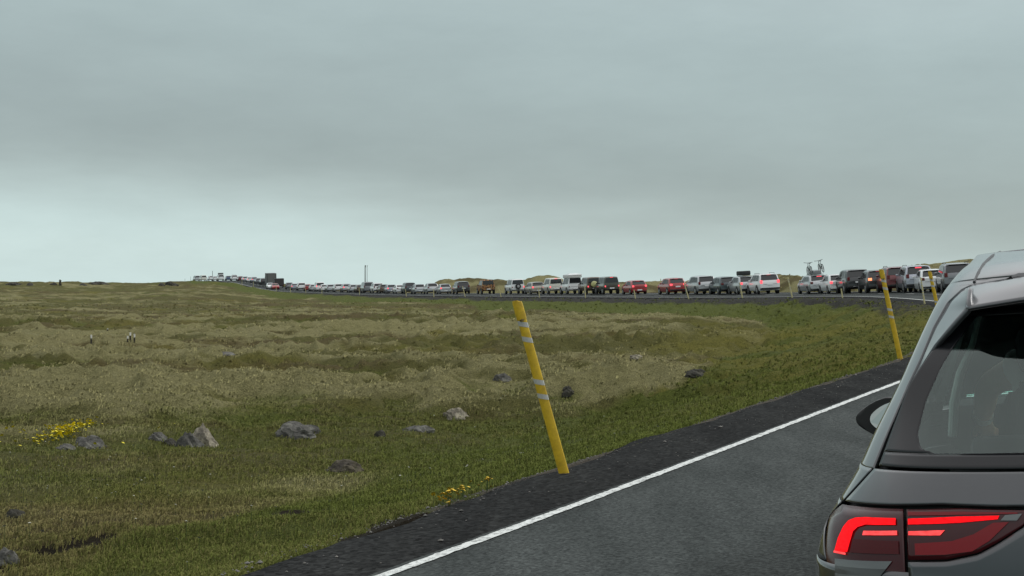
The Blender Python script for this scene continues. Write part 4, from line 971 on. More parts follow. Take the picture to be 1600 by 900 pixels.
# px of the tail centre, kind, colour, brake, extras, object name, label, category
CARS = [
 (1500, 'suv', 'grey', 'off', ('rails',), 'parked_suv', 'dark grey high car half hidden behind the roof of the near grey hatchback', 'car'),
 (1461, 'hatch', 'white', 'off', (), 'parked_hatchback', 'white hatchback with curved dark rear glass behind two thin yellow marker poles', 'car'),
 (1438, 'suv', 'lilac', 'high', (), 'parked_suv', 'tall silver lilac off-roader with a red high lamp, standing left of the white hatchback', 'car'),
 (1407, 'suv', 'darkred', 'off', ('rails',), 'parked_suv', 'dark red estate-like off-roader right of the big yellow pole top', 'car'),
 (1376, 'cross', 'black', 'amber', (), 'parked_crossover', 'black car with a glowing orange tail lamp right behind the big yellow pole top', 'car'),
 (1343, 'suv', 'black', 'off', (), 'parked_suv', 'black off-roader with bright bumper strip left of the car with the orange lamp', 'car'),
 (1314, 'hatch', 'white', 'left', (), 'parked_hatchback', 'small white car squeezed between the bicycle carrier and a black off-roader', 'car'),
 (1283, 'estate', 'silver', 'high', (), 'parked_estate', 'silver estate car carrying two upright bicycles and a roof box', 'car'),
 (1204, 'suv', 'white', 'on', ('rails',), 'parked_suv', 'white off-roader with roof rails and lit red lamps, last before the gap', 'car'),
 (1171, 'cross', 'silver', 'left', (), 'parked_crossover', 'silver white crossover with a black bag on its roof', 'car'),
 (1141, 'cross', 'teal', 'off', (), 'parked_crossover', 'dark blue grey crossover with sloping roof between two silver cars', 'car'),
 (1106, 'suv', 'silver', 'off', (), 'parked_suv', 'silver off-roader right of the bright red crossover', 'car'),
 (1060, 'cross', 'red', 'on', (), 'parked_crossover', 'bright red crossover standing alone right of the wide gap', 'car'),
 (1000, 'hatch', 'red', 'on', (), 'parked_hatchback', 'low red and silver hatchback standing alone left of the wide gap', 'car'),
 (957, 'jeep', 'olive', 'lowon', (), 'parked_offroader', 'dark olive off-roader with a rounded roof and low red lamps', 'car'),
 (930, 'jeep', 'brown', 'left', ('cover',), 'parked_offroader', 'brown off-roader with a pale yellow spare wheel cover', 'car'),
 (900, 'jeep', 'white', 'off', ('popup',), 'camper_offroader', 'white boxy off-road camper with a raised white pop-up roof', 'camper'),
 (870, 'jeep', 'cream', 'on', (), 'parked_offroader', 'pale off-roader with a lit red lamp tucked beside the pop-up camper', 'car'),
 (842, 'estate', 'beige', 'left', (), 'parked_estate', 'low beige estate car with one bright lamp below the brown hillock', 'car'),
 (810, 'jeep', 'white', 'right', ('spare',), 'parked_offroader', 'white off-roader with a dark tail and spare wheel, behind the big pole top', 'car'),
 (764, 'jeep', 'camo', 'off', (), 'patterned_offroader', 'high off-roader painted in black and orange patches', 'car'),
 (725, 'suv', 'black', 'off', (), 'parked_suv', 'black off-roader behind a leaning pale marker pole', 'car'),
 (697, 'hatch', 'silver', 'left', (), 'parked_hatchback', 'silver hatchback with a glaring pink red lamp below the hill\'s left end', 'car'),
 (677, 'cross', 'silver', 'off', (), 'parked_crossover', 'silver crossover just left of the hatchback with the glaring lamp', 'car'),
 (657, 'estate', 'silver', 'off', (), 'parked_estate', 'silver grey estate car, third to the left of the black off-roader', 'car'),
 (642, 'suv', 'teal', 'off', (), 'parked_suv', 'dull green grey off-roader between a silver estate and a low white saloon', 'car'),
 (628, 'saloon', 'white', 'off', (), 'parked_saloon', 'low white saloon with rounded roof in the middle of the queue', 'car'),
 (613, 'hatch', 'lilac', 'left', (), 'parked_hatchback', 'silver pink hatchback just left of the low white saloon', 'car'),
 (602, 'estate', 'brown', 'off', (), 'parked_estate', 'brown estate car right of a white off-roader with dark rear glass', 'car'),
 (592, 'suv', 'white', 'off', (), 'parked_suv', 'white off-roader with wide dark rear glass right of the tall mast', 'car'),
 (577, 'van', 'grey', 'off', (), 'parked_van', 'dark grey van standing right below the tall twin mast', 'van'),
 (565, 'hatch', 'brown', 'off', (), 'parked_hatchback', 'brown hatchback just left of the tall twin mast', 'car'),
 (554, 'estate', 'silver', 'off', (), 'parked_estate', 'silver estate car, second to the left of the tall twin mast', 'car'),
 (543, 'cross', 'silver', 'left', (), 'parked_crossover', 'silver crossover with a glinting lamp left of the mast', 'car'),
 (530, 'cross', 'white', 'off', (), 'parked_crossover', 'white crossover with dark rear glass, fourth left of the mast', 'car'),
 (518, 'estate', 'silver', 'off', (), 'parked_estate', 'silver estate car with dark green tint, fifth left of the mast', 'car'),
 (508, 'hatch', 'white', 'off', (), 'parked_hatchback', 'white hatchback in front of the tall reddish van on the far stretch', 'car'),
 (501, 'van', 'white', 'left', (), 'parked_van', 'tall white van with a reddish side that stands above its neighbours', 'van'),
 (491, 'hatch', 'silver', 'off', (), 'parked_hatchback', 'silver hatchback right behind the orange red hatchback', 'car'),
 (483, 'hatch', 'red', 'off', (), 'parked_hatchback', 'orange red hatchback among pale cars on the far stretch', 'car'),
 (472, 'suv', 'white', 'off', (), 'parked_suv', 'white off-roader left of the orange red hatchback', 'car'),
 (461, 'hatch', 'lilac', 'left', (), 'parked_hatchback', 'small pinkish hatchback with red lamp near the box lorry', 'car'),
 (453, 'cross', 'grey', 'off', (), 'parked_crossover', 'dark grey crossover nearest to the box lorry on its right', 'car'),
 (413, 'suv', 'black', 'off', (), 'parked_suv', 'black off-roader just beyond the box lorry', 'car'),
 (405, 'estate', 'grey', 'off', (), 'parked_estate', 'dark grey estate car climbing towards the crest, second beyond the lorry', 'car'),
 (398, 'cross', 'lilac', 'left', (), 'parked_crossover', 'pinkish silver crossover halfway up to the crest', 'car'),
 (391, 'hatch', 'white', 'left', (), 'parked_hatchback', 'white hatchback with red lamp halfway up to the crest', 'car'),
 (384, 'estate', 'silver', 'left', (), 'parked_estate', 'silver estate car with reddish tail below the crest', 'car'),
 (377, 'hatch', 'darkred', 'off', (), 'parked_hatchback', 'dark red hatchback below the crest', 'car'),
 (367, 'suv', 'white', 'off', ('darkroof',), 'parked_suv', 'white off-roader with a dark roof near the crest', 'car'),
 (358, 'estate', 'blue', 'off', (), 'parked_estate', 'dark blue estate car near the crest', 'car'),
 (346, 'van', 'white', 'off', ('popup_far',), 'camper_van', 'tall white camper van with raised dark roof on the crest', 'camper'),
 (337, 'hatch', 'white', 'off', (), 'parked_hatchback', 'white hatchback on the crest left of the tall camper', 'car'),
 (331, 'cross', 'white', 'off', (), 'parked_crossover', 'white crossover at the end of the visible road by a thin pole', 'car'),
 (319, 'van', 'cream', 'off', (), 'parked_van', 'pale van rolling over the far side of the crest', 'van'),
 (309, 'van', 'silver', 'off', (), 'parked_van', 'silver van farthest left, half sunk behind the crest', 'van'),
]
camo_m = mat('camo_paint', (.25, .12, .03), .6)
def camo():
    t = camo_m.node_tree; b = t.nodes['Principled BSDF']; tcn = t.nodes.new('ShaderNodeTexCoord'); v = t.nodes.new('ShaderNodeTexNoise'); v.inputs['Scale'].default_value = 3.2; v.inputs['Detail'].default_value = 2
    t.links.new(tcn.outputs['Object'], v.inputs['Vector']); r = t.nodes.new('ShaderNodeValToRGB'); r.color_ramp.interpolation = 'CONSTANT'
    r.color_ramp.elements[0].color = (.03, .02, .015, 1); r.color_ramp.elements[1].position = .47; r.color_ramp.elements[1].color = (.42, .19, .05, 1)
    e_ = r.color_ramp.elements.new(.56); e_.color = (.05, .03, .02, 1); e_ = r.color_ramp.elements.new(.64); e_.color = (.50, .36, .16, 1)
    t.links.new(v.outputs[0], r.inputs[0]); t.links.new(r.outputs[0], b.inputs['Base Color'])
camo(); PAINT['camo'] = camo_m
S_POS = {}
for (px, kind, colr, brk, ext, nm, lab, cat) in CARS:
    lod = 0 if px > 600 else 1
    b0 = {'high': 'off', 'lowon': 'on'}.get(brk, brk)
    o = make_vehicle(nm, kind, colr, b0, ext, lod); tag(o, lab, cat, GRP)
    H = max(q[1] for q in KIND[kind]['keys']); W = KIND[kind]['W']/2
    if brk == 'high': MB().box((0, KIND[kind]['keys'][3][0]-.05, KIND[kind]['keys'][3][1]-.04), (.40, .04, .06)).build('high_brake_lamp', brake_on, o)
    if 'popup' in ext:
        MB().box((0, 1.27, H+.14), (1.66, 2.4, .32), bev=.03).build('canvas', mat('roof_canvas', (.60, .62, .60), .9), o, True); H += .10
        b = MB(); b.v = [(-.86, .02, H+.20), (.86, .02, H+.20), (.86, 2.5, H+.20), (-.86, 2.5, H+.20), (-.80, .06, H+.27), (.80, .06, H+.27), (.80, 2.4, H+.27), (-.80, 2.4, H+.27), (-.35, .9, H+.40), (.35, .9, H+.40), (.35, 1.7, H+.40), (-.35, 1.7, H+.40)]
        b.f = [(3, 2, 1, 0), (0, 1, 5, 4), (1, 2, 6, 5), (2, 3, 7, 6), (3, 0, 4, 7), (4, 5, 9, 8), (5, 6, 10, 9), (6, 7, 11, 10), (7, 4, 8, 11), (8, 9, 10, 11)]
        b.build('raised_roof', PAINT['white'], o)
        MB().box((0, .02, 1.66), (1.30, .06, .50), bev=.02).build('wide_rear_window', dglass, o)
    if 'popup_far' in ext: MB().box((0, 1.6, H+.28), (1.5, 2.4, .55), bev=.05).build('raised_roof', mat('roof_grey', (.12, .13, .13), .7), o, True)
    set_on_road(o, px)
    if px == 1343: MB().box((0, -.05, .50), (.9, .05, .06), bev=.01).build('bumper_strip', rimm_, o)
bpy.context.view_layer.update()
byx = {c[0]: None for c in CARS}
def find(label):
    return next(o for o in bpy.data.objects if o.parent is None and o.get('label') == label)
# roof bags and boxes, bicycles: things resting on cars
def on_car(o, caro, loc, rz=0):
    M_ = caro.matrix_world.copy(); o.location = M_ @ Vector(loc); o.rotation_euler = (M_.to_3x3() @ Matrix.Rotation(R(rz), 3, 'Z')).to_euler()
c1 = find(CARS[9][6]); H = KIND['cross']['keys'][5][1]
bx = empty('roof_bag', (0, 0, 0)); tag(bx, 'black luggage bag strapped on the roof of the silver white crossover', 'roof bag')
MB().box((0, 0, .22), (1.0, 1.3, .40), bev=.09).build('bag', mat('bag_black', (.02, .024, .024), .8), bx, True)
for y_ in (-.35, .35): MB().box((0, y_, .22), (1.02, .05, .42), bev=.01).build('strap', mat('strap_grey', (.06, .06, .06), .8), bx)
on_car(bx, c1, (0, 1.55, H+.03))
c2 = find(CARS[7][6]); H = KIND['estate']['keys'][5][1]
bx = empty('roof_box', (0, 0, 0)); tag(bx, 'rounded grey roof box on the silver estate, between its two bicycles', 'roof box')
def rbox():
    b = MB(); n_ = 0
    for i, (y_, h_, w_) in enumerate(((-.95, .10, .26), (-.90, .30, .34), (-.3, .38, .40), (.4, .34, .38), (.9, .18, .30), (1.05, .08, .2))):
        r_ = [(-w_, .02), (-w_, h_*.45), (-w_*.8, h_*.9), (-w_*.3, h_), (w_*.3, h_), (w_*.8, h_*.9), (w_, h_*.45), (w_, .02)]; b.v += [(p[0], y_, p[1]) for p in r_]
    for i in range(5):
        for j in range(8): b.f.append((i*8+j, i*8+(j+1) % 8, i*8+8+(j+1) % 8, i*8+8+j))
    b.f.append(list(range(8))[::-1]); b.f.append([40+j for j in range(8)]); return b
rbox().build('shell', mat('roofbox_grey', (.13, .14, .145), .35, coat=.4), bx, True)
for y_ in (-.5, .45): MB().box((0, y_, .0), (1.20, .05, .03)).build('cross_bar', black, bx)
on_car(bx, c2, (-.05, 1.55, H+.04))
def make_bike():
    t = empty('bicycle', (0, 0, 0))
    fm = mat('bike_frame', (.03, .06, .05), .4); 
    for (y_) in (-.52, .52):
        wv = MB().torus((0, 0, 0), .335, .028, 28, 6).build('wheel', tyre, t, True, (0, y_, .34))
        sp_ = MB()
        for k in range(8):
            a = math.pi*k/8; sp_.tube([(0, -.33*math.cos(a), -.33*math.sin(a)), (0, .33*math.cos(a), .33*math.sin(a))], .004, 4)
        sp_.tube([(-.05, 0, 0), (.05, 0, 0)], .03, 8).build('spokes', rimm_, wv)
    f = MB(); f.tube([(0, -.52, .34), (0, -.08, .32), (0, .34, .72), (0, -.18, .78), (0, -.08, .32)], .02, 6); f.tube([(0, -.52, .34), (0, -.18, .74)], .014, 6); f.tube([(0, -.17, .72), (0, -.22, .92)], .016, 6)
    f.build('frame', fm, t)
    MB().tube([(0, .52, .34), (0, .40, .68), (0, .36, .95)], .022, 6).build('fork', fm, t)
    MB().tube([(-.36, .30, 1.02), (-.12, .36, .98), (.12, .36, .98), (.36, .30, 1.02)], .020, 6).build('handlebar', black, t)
    MB().box((0, -.24, .945), (.13, .26, .05), bev=.02).build('saddle', black, t, True)
    MB().tube([(-.12, -.08, .22), (-.06, -.08, .32), (.06, -.08, .32), (.12, -.08, .42)], .014, 6).build('crank', black, t)
    return t
b1 = make_bike(); tag(b1, 'bicycle standing on the left side of the silver estate\'s roof', 'bicycle', 'bicycles on the roof of the silver estate')
b2 = empty('bicycle', (0, 0, 0))
def copy_children(src, dst):
    for ch in list(src.children):
        c = ch.copy(); col.objects.link(c); c.parent = dst
        for g_ in list(ch.children):
            d = g_.copy(); col.objects.link(d); d.parent = c
copy_children(b1, b2); tag(b2, 'taller bicycle with tilted handlebar on the right side of the silver estate\'s roof', 'bicycle', 'bicycles on the roof of the silver estate')
on_car(b1, c2, (-.52, 1.35, H+.03)); on_car(b2, c2, (.50, 1.35, H+.18)); b2.rotation_euler.rotate_axis('Y', R(-9))
# box lorry and the small white-and-red car beside it
lr = empty('box_lorry', (0, 0, 0)); tag(lr, 'dark box lorry with a pale framed rear door, towering over the far cars', 'lorry')
MB().box((0, 2.9, 2.15), (2.5, 5.8, 2.7), bev=.03).build('cargo_box', mat('lorry_box', (.075, .08, .082), .6), lr)
MB().box((0, -.02, 2.2), (2.1, .05, 2.3)).build('rear_door', mat('lorry_door', (.13, .135, .13), .6), lr)
MB().box((0, 7.0, 1.5), (2.3, 1.9, 2.2), bev=.15).build('cab', mat('lorry_cab', (.10, .10, .11), .4), lr, True)
MB().box((0, 3.8, .72), (1.0, 7.6, .22)).build('chassis', black, lr)
for y_ in (1.3, 2.4, 6.9):
    for sx in (-1, 1): MB().wheel((0, 0, 0), .48, .34, 20).build('wheel', tyre, lr, True, (sx*.95, y_, .48))
for sx in (-1, 1): MB().box((sx*1.0, -.06, .85), (.3, .05, .14)).build('tail_lamp', lamp_off, lr)
set_on_road(lr, 425)
lr2 = empty('box_trailer', (0, 0, 0)); tag(lr2, 'low black box trailer between the lorry and the grey crossover', 'trailer')
MB().box((0, 2.2, 1.45), (2.3, 4.2, 1.9), bev=.03).build('cargo_box', mat('trailer_box', (.030, .031, .033), .6), lr2)
MB().box((0, -.0+.08, 1.45), (2.0, .05, 1.6)).build('rear_door', mat('trailer_door', (.045, .04, .04), .6), lr2)
MB().box((0, 2.4, .48), (1.2, 4.6, .10)).build('chassis', black, lr2)
for y_ in (1.9, 2.75):
    for sx in (-1, 1): MB().wheel((0, 0, 0), .36, .22, 20).build('wheel', tyre, lr2, True, (sx*1.0, y_, .36))
for sx in (-1, 1): MB().box((sx*.9, .03, .62), (.3, .06, .12)).build('tail_lamp', lamp_off, lr2)
set_on_road(lr2, 437)
o = make_vehicle('oncoming_hatchback', 'hatch', 'white', 'off', (), 1); tag(o, 'white hatchback coming down the free lane in front of the box lorry', 'car'); set_on_road(o, 421, 1.8, 0, False)
o = make_vehicle('small_car', 'hatch', 'red', 'off', (), 1); tag(o, 'bright red small car coming down the free lane beside the white one', 'car'); set_on_road(o, 428.5, 1.9, 0, False)

# ================================================================== yellow marker poles
yel = bpy.data.materials.new('pole_yellow'); yel.use_nodes = True
def pole_mat():
    t = yel.node_tree; b = t.nodes['Principled BSDF']; tcn = t.nodes.new('ShaderNodeTexCoord'); n_ = t.nodes.new('ShaderNodeTexNoise'); n_.inputs['Scale'].default_value = 9; n_.inputs['Detail'].default_value = 7; n_.inputs['Roughness'].default_value = .7
    t.links.new(tcn.outputs['Object'], n_.inputs['Vector']); r = t.nodes.new('ShaderNodeValToRGB'); r.color_ramp.elements[0].position = .3; r.color_ramp.elements[0].color = (.36, .235, .012, 1); r.color_ramp.elements[1].position = .6; r.color_ramp.elements[1].color = (.60, .405, .014, 1)
    t.links.new(n_.outputs[0], r.inputs[0]); t.links.new(r.outputs[0], b.inputs['Base Color']); b.inputs['Roughness'].default_value = .5
pole_mat()
band = mat('reflector_band', (.40, .41, .38), .45, var=.25, vscale=60)
def make_pole(h=1.575, w0=.088, w1=.075, bands=True, dirty=None, face=yel):
    t = empty('marker_pole', (0, 0, 0))
    m_ = MB(); lv = [(-.25, 1.0), (0, 1.0), (h*.25, .97), (h*.5, .93), (h*.75, .90), (h*.905, .87)]
    k = 12
    def ringp(z_, s_):
        ww = w0/2*s_; th = .020; return [(ww*math.cos(2*math.pi*j/k), th*math.sin(2*math.pi*j/k), z_) for j in range(k)]
    for z_, s_ in lv: m_.v += ringp(z_, s_)
    for i in range(len(lv)-1):
        for j in range(k): m_.f.append((i*k+j, i*k+(j+1) % k, i*k+k+(j+1) % k, i*k+k+j))
    m_.f.append([j for j in range(k)][::-1]); m_.f.append([(len(lv)-1)*k+j for j in range(k)])
    m_.build('shaft', face, t, True)
    c_ = MB()
    for z_, s_ in ((h*.90, .93), (h*.925, .98), (h*.985, .96), (h, .86)): c_.v += [(p[0], p[1]*1.15, p[2]+(.012 if p[0] < 0 else -.006)*(z_ > h*.95)) for p in ringp(z_, s_)]
    for i in range(3):
        for j in range(k): c_.f.append((i*k+j, i*k+(j+1) % k, i*k+k+(j+1) % k, i*k+k+j))
    c_.f.append([j for j in range(k)][::-1]); c_.f.append([3*k+j for j in range(k)]); c_.build('cap', face, t, True)
    MB().tube([(0, 0, h*.893), (0, 0, h*.903)], w0*.455, 12, True, .5).build('collar', mat('collar_dark', (.10, .07, .01), .7), t)
    t.children[-1].scale = (.86, 1, 1) if False else (1, 1, 1)
    if bands:
        for fz in (.875, .79, .555, .475):
            bd = MB(); s_ = .90+(1-fz)*.08
            for z_ in (h*fz-.022, h*fz+.022): bd.v += [(p[0]*1.03, p[1]*1.06, p[2]+p[0]*.45*(-1)) for p in ringp(z_, s_)]
            for j in range(k): bd.f.append((j, (j+1) % k, k+(j+1) % k, k+j))
            bd.build('reflective_band', band, t, True)
    return t
pale = mat('pole_pale', (.50, .46, .24), .6, var=.2, vscale=6)
def base_at(px, py, D):
    x_ = (px-800)/2311*D; return x_, D, gz(x_, D)
PG = 'marker poles along the road edge'
P0 = make_pole(); tag(P0, 'big leaning yellow marker pole with grey reflector bands, nearest to the viewer', 'marker pole', PG)
x_, y_, z_ = base_at(885, 742, 12.45); P0.location = (x_, y_, z_-.02); P0.rotation_euler = (R(2), R(-15.2), R(-6))
pale0 = make_pole(1.5, .075, .06, True, face=pale); pale1 = make_pole(1.35, .07, .055, False, face=pale)
protos = {'y': P0, 'p': pale0, 'q': pale1}
used = {}
POLES = [ # x_base, D, lean deg, length scale, proto, label
 (1407, 25.3, -12.6, 1.0, 'y', 'second yellow marker pole, leaning left before the dark car with the orange lamp'),
 (1476, 45.0, -13, 1.0, 'y', 'wide pale yellow pole whose foot is hidden by the near grey hatchback'),
 (1446, 72.0, -9, 1.0, 'p', 'thin pale yellow pole in front of the silver lilac off-roader'),
 (1317, 100, -8, .6, 'q', 'short pale pole in front of the small white car beside the bicycles'),
 (1239, 112, -13, 1.18, 'p', 'long leaning pole in the gap between the bicycle carrier and white off-roader'),
 (1160, 124, -10, .85, 'p', 'leaning pole in front of the silver crossover with the roof bag'),
 (1076, 137, -16, .98, 'p', 'leaning pole at the right tail of the bright red crossover'),
 (993, 147, -10, .65, 'q', 'short pole in front of the low red hatchback'),
 (915, 160, -4, .85, 'p', 'upright pale pole right of the pop-up camper'),
 (843, 171, -6, .85, 'q', 'thin pole in front of the low beige estate'),
 (783, 182, -14, .95, 'q', 'leaning pole between the patterned off-roader and the white one'),
 (727, 196, -14, 1.05, 'q', 'leaning pole in front of the black off-roader'),
 (678, 211, -3, .75, 'q', 'thin pole in front of the silver cars left of the glaring lamp'),
 (635, 225, -8, .75, 'q', 'thin pole by the green grey off-roader'),
 (562, 254, -4, 1.0, 'q', 'thin pole just left of the twin mast\'s foot'),
 (503, 284, 0, .8, 'q', 'thin pole in front of the tall white van'),
 (478, 304, -6, .7, 'q', 'thin pole in front of the orange red hatchback'),
 (454, 326, -4, 1.0, 'q', 'thin pole right of the black box trailer'),
 (432, 347, -4, 1.25, 'q', 'white pole at the foot of the black box trailer'),
 (396, 392, 0, 1.0, 'q', 'small pole on the slope two cars beyond the lorry'),
 (378, 415, 0, 1.0, 'q', 'small pole highest on the slope below the crest'),
]
for (px, D, lean, sc, pr, lab) in POLES:
    if pr != 'y' and pr not in used: o = protos[pr]; used[pr] = o
    else:
        o = empty('marker_pole', (0, 0, 0)); copy_children(protos[pr], o)
    # foot on the verge 1.1 m outside the edge line
    r = (px-800)/2311.0; cx_ = EL[:, 0]+NR[:, 0]*-1.0; cy_ = EL[:, 1]+NR[:, 1]*-1.0; f = cx_-r*cy_
    ok = np.where((f[:-1]*f[1:] <= 0) & (np.abs(cy_[:-1]-D) < max(14, D*.16)))[0]
    if len(ok): i = ok[np.abs(cy_[ok]-D).argmin()]; x_, y_ = cx_[i], cy_[i]; x_ = r*y_
    else: x_, y_ = r*D, D
    if D < 30: x_, y_ = r*D, D
    wsc = 1.0 if D < 60 else min(1.5, D/110+.4)
    o.location = (x_, y_, gz(x_, y_)-.01); o.rotation_euler = (R(2), R(lean), 0); o.scale = (wsc, 1, sc)
    tag(o, lab, 'marker pole', PG)
fp = empty('marker_pole', (0, 0, 0)); copy_children(pale1, fp); tag(fp, 'upright marker pole on the far side of the road, left of the bright red crossover', 'marker pole', PG)
p = None
for i in range(ns-1):
    if EL[i, 1] > 100 and EL[i, 0]+NR[i, 0]*7.6-(1034-800)/2311*(EL[i, 1]+NR[i, 1]*7.6) < 0: p = road_pt(i, 7.6); break
fp.location = (p[0], p[1], p[2]-.05); fp.rotation_euler = (0, R(1), 0); fp.scale = (1.2, 1, 1.15)

# masts on the skyline
wood = mat('weathered_wood', (.06, .055, .045), .9)
def mast(x_, y_, h, r_, lab, arm=True, name='power_pole'):
    z_ = gz(x_, y_); t = empty(name, (x_, y_, z_)); MB().tube([(0, 0, -.5), (0, 0, h)], [r_, r_*.7], 8).build('shaft', wood, t)
    if arm:
        MB().tube([(0, 0, h*.86), (r_*1.2, 0, h)], r_*.4, 6).build('arm', wood, t)
    tag(t, lab, 'pole'); return t
mast((570.5-800)/2311*290, 290, 5.6, .11, 'thick left pole of the tall twin mast rising above the queue')
mast((573.6-800)/2311*300, 300, 5.7, .05, 'thin right pole of the tall twin mast rising above the queue')
mast((332-800)/2311*500, 500, 3.6, .10, 'thin dark pole standing on the crest behind the white cars', False)
mast((289-800)/2311*440, 440, 1.6, .05, 'small stake on the skyline right of the low mound', False, 'stake')
mast((298-800)/2311*450, 450, 2.0, .05, 'taller stake on the skyline just left of the crest', False, 'stake')
# small white-topped stakes out on the moor
def stake(px, py, h, lab):
    x_, y_, z_ = on_ground(px, py, 30); t = empty('field_stake', (x_, y_, z_))
    MB().tube([(0, 0, -.1), (0, 0, h*.55)], [.035, .032], 8).build('shaft', mat('stake_dark', (.03, .028, .02), .9), t)
    MB().tube([(0, 0, h*.55), (0, 0, h)], [.033, .036], 8).build('white_top', mat('stake_white', (.62, .62, .58), .7), t); tag(t, lab, 'stake', 'white-topped stakes on the moor'); return t
def st_h(py, hpx):
    _, y_, _ = on_ground(0, py, 30); return .82*hpx/2311*y_
stake(142.5, 535, st_h(535, 14), 'lone white-topped stake on the moor, left of the group')
stake(199.5, 535, st_h(535, 11), 'shorter white-topped stake, left one of the group of three')
stake(203.5, 534, st_h(534, 13), 'middle white-topped stake of the group of three')
stake(210, 535.5, st_h(535, 14.5), 'right white-topped stake of the group of three')
stake(168, 517, st_h(517, 3.5), 'tiny pale stake farther out between the lone stake and group')

# ================================================================== rocks
def rock_mat(name, c0, c1, c2):
    m = bpy.data.materials.new(name); m.use_nodes = True; t = m.node_tree; b = t.nodes['Principled BSDF']; tcn = t.nodes.new('ShaderNodeTexCoord')
    n1 = t.nodes.new('ShaderNodeTexNoise'); n1.inputs['Scale'].default_value = 5; n1.inputs['Detail'].default_value = 8; n1.inputs['Roughness'].default_value = .7; t.links.new(tcn.outputs['Object'], n1.inputs['Vector'])
    r = t.nodes.new('ShaderNodeValToRGB'); e_ = r.color_ramp.elements; e_[0].position = .35; e_[0].color = (*c0, 1); e_[1].position = .66; e_[1].color = (*c2, 1); k = e_.new(.5); k.color = (*c1, 1)
    t.links.new(n1.outputs[0], r.inputs[0]); t.links.new(r.outputs[0], b.inputs['Base Color']); b.inputs['Roughness'].default_value = .92
    n2 = t.nodes.new('ShaderNodeTexNoise'); n2.inputs['Scale'].default_value = 14; n2.inputs['Detail'].default_value = 8; t.links.new(tcn.outputs['Object'], n2.inputs['Vector'])
    bp = t.nodes.new('ShaderNodeBump'); bp.inputs['Strength'].default_value = .8; bp.inputs['Distance'].default_value = .05; t.links.new(n2.outputs[0], bp.inputs['Height']); t.links.new(bp.outputs[0], b.inputs['Normal'])
    return m
RK = dict(grey=rock_mat('rock_grey', (.040, .039, .035), (.080, .078, .070), (.17, .168, .145)), pale=rock_mat('rock_pale', (.085, .075, .06), (.19, .17, .13), (.38, .35, .26)), brown=rock_mat('rock_brown', (.022, .018, .014), (.05, .042, .03), (.11, .095, .06)),
          dark=rock_mat('rock_dark', (.020, .019, .015), (.036, .034, .026), (.06, .058, .04)))
def rock(px, py, wpx, hpx, kind, lab, seed, depth=.8, name='rock', group=None, dmin=8, sharp=1.0):
    x_, y_, z_ = on_ground(px, py, dmin); sx = wpx/2311*y_/2*1.25; sz = hpx/2311*y_*1.15
    bm = bmesh.new(); bmesh.ops.create_icosphere(bm, subdivisions=4 if wpx > 12 else 2, radius=1)
    rg = random.Random(seed); planes = [(Vector((rg.uniform(-1, 1), rg.uniform(-1, 1), rg.uniform(-.2, 1))).normalized(), rg.uniform(.55, .85)) for _ in range(7)]
    co = np.array([v_.co[:] for v_ in bm.verts])
    n_ = fbm(co[:, 0]*2+seed*3.7, co[:, 1]*2+co[:, 2]*1.7, 1.6, 4, seed)
    n3 = fbm(co[:, 0]*2+co[:, 2]*2.3+seed, co[:, 1]*2-co[:, 2], .5, 3, seed+9)
    for i, v_ in enumerate(bm.verts):
        p = v_.co.copy()
        for nn, d in planes:
            e_ = p.dot(nn)-d
            if e_ > 0: p -= nn*e_*.62*sharp
        p *= 1+.34*n_[i]+.22*n3[i]
        v_.co = (p.x*sx*1.12, p.y*sx*depth, max(p.z, -.35)*sz*.95)
    me = bpy.data.meshes.new(name); bm.to_mesh(me); bm.free(); me.materials.append(RK[kind]); o = bpy.data.objects.new(name, me); col.objects.link(o)
    sm(o, 28); o.location = (x_, y_, z_-sz*.18); tag(o, lab, 'rock', group or 'rocks scattered on the moor'); return o
rock(316, 696, 46, 33, 'pale', 'biggest rock on the moor, pale grey with a light broken right side', 3, .8)
rock(297, 698, 32, 24, 'grey', 'grey rock leaning against the left side of the biggest pale rock', 4)
rock(272, 696, 22, 11, 'dark', 'low dark rock between a flat grey one and the biggest pale rock', 5)
rock(247, 689, 30, 15, 'grey', 'flat grey rock left of the biggest pale rock', 6)
rock(136, 698, 36, 18, 'grey', 'grey ridged rock just right of and below the yellow flowers', 7)
rock(101, 702, 24, 10, 'grey', 'small grey rock left of the ridged one below the yellow flowers', 8)
rock(158, 699, 16, 9, 'dark', 'small dark stone right of the ridged rock below the yellow flowers', 9)
rock(470, 681, 56, 26, 'grey', 'wide rounded grey boulder alone in the green grass', 10, .7)
rock(592, 683, 17, 13, 'dark', 'small round dark stone between the wide grey boulder and a streaked rock', 11)
rock(650, 674, 36, 15, 'grey', 'low streaked grey rock in the green grass', 12)
rock(712, 653, 30, 15, 'pale', 'pale angular rock nearest left of the big leaning pole', 13)
rock(535, 737, 46, 18, 'brown', 'dark brown split rock nearest in the open grass', 14, .7)
rock(785, 597, 24, 11, 'grey', 'low grey rock left of the big leaning pole, far out', 15)
rock(887, 625, 20, 12, 'dark', 'dark rock just right of the big leaning pole', 16)
rock(1087, 587, 28, 10, 'dark', 'dark low rock far right towards the road bank', 17)
rock(8, 880, 34, 26, 'grey', 'grey rock at the lower left corner', 18)
rock(20, 811, 26, 16, 'dark', 'dark stone at the left edge above the grey corner rock', 19)
rock(993, 563, 16, 6, 'pale', 'tiny pale stone right of the pole on the moor', 20)
rock(350, 555, 26, 5, 'grey', 'long flat grey rock lying across the moor\'s middle distance', 21)
rock(418, 868, 9, 7, 'pale', 'small pale stone at the grass edge near the bottom, left of its neighbours', 23)
rock(431, 872, 11, 9, 'pale', 'larger pale stone of the pair at the grass edge near the bottom', 24)
rock(424, 858, 6, 5, 'grey', 'tiny grey stone just above the pale pair near the bottom', 25)
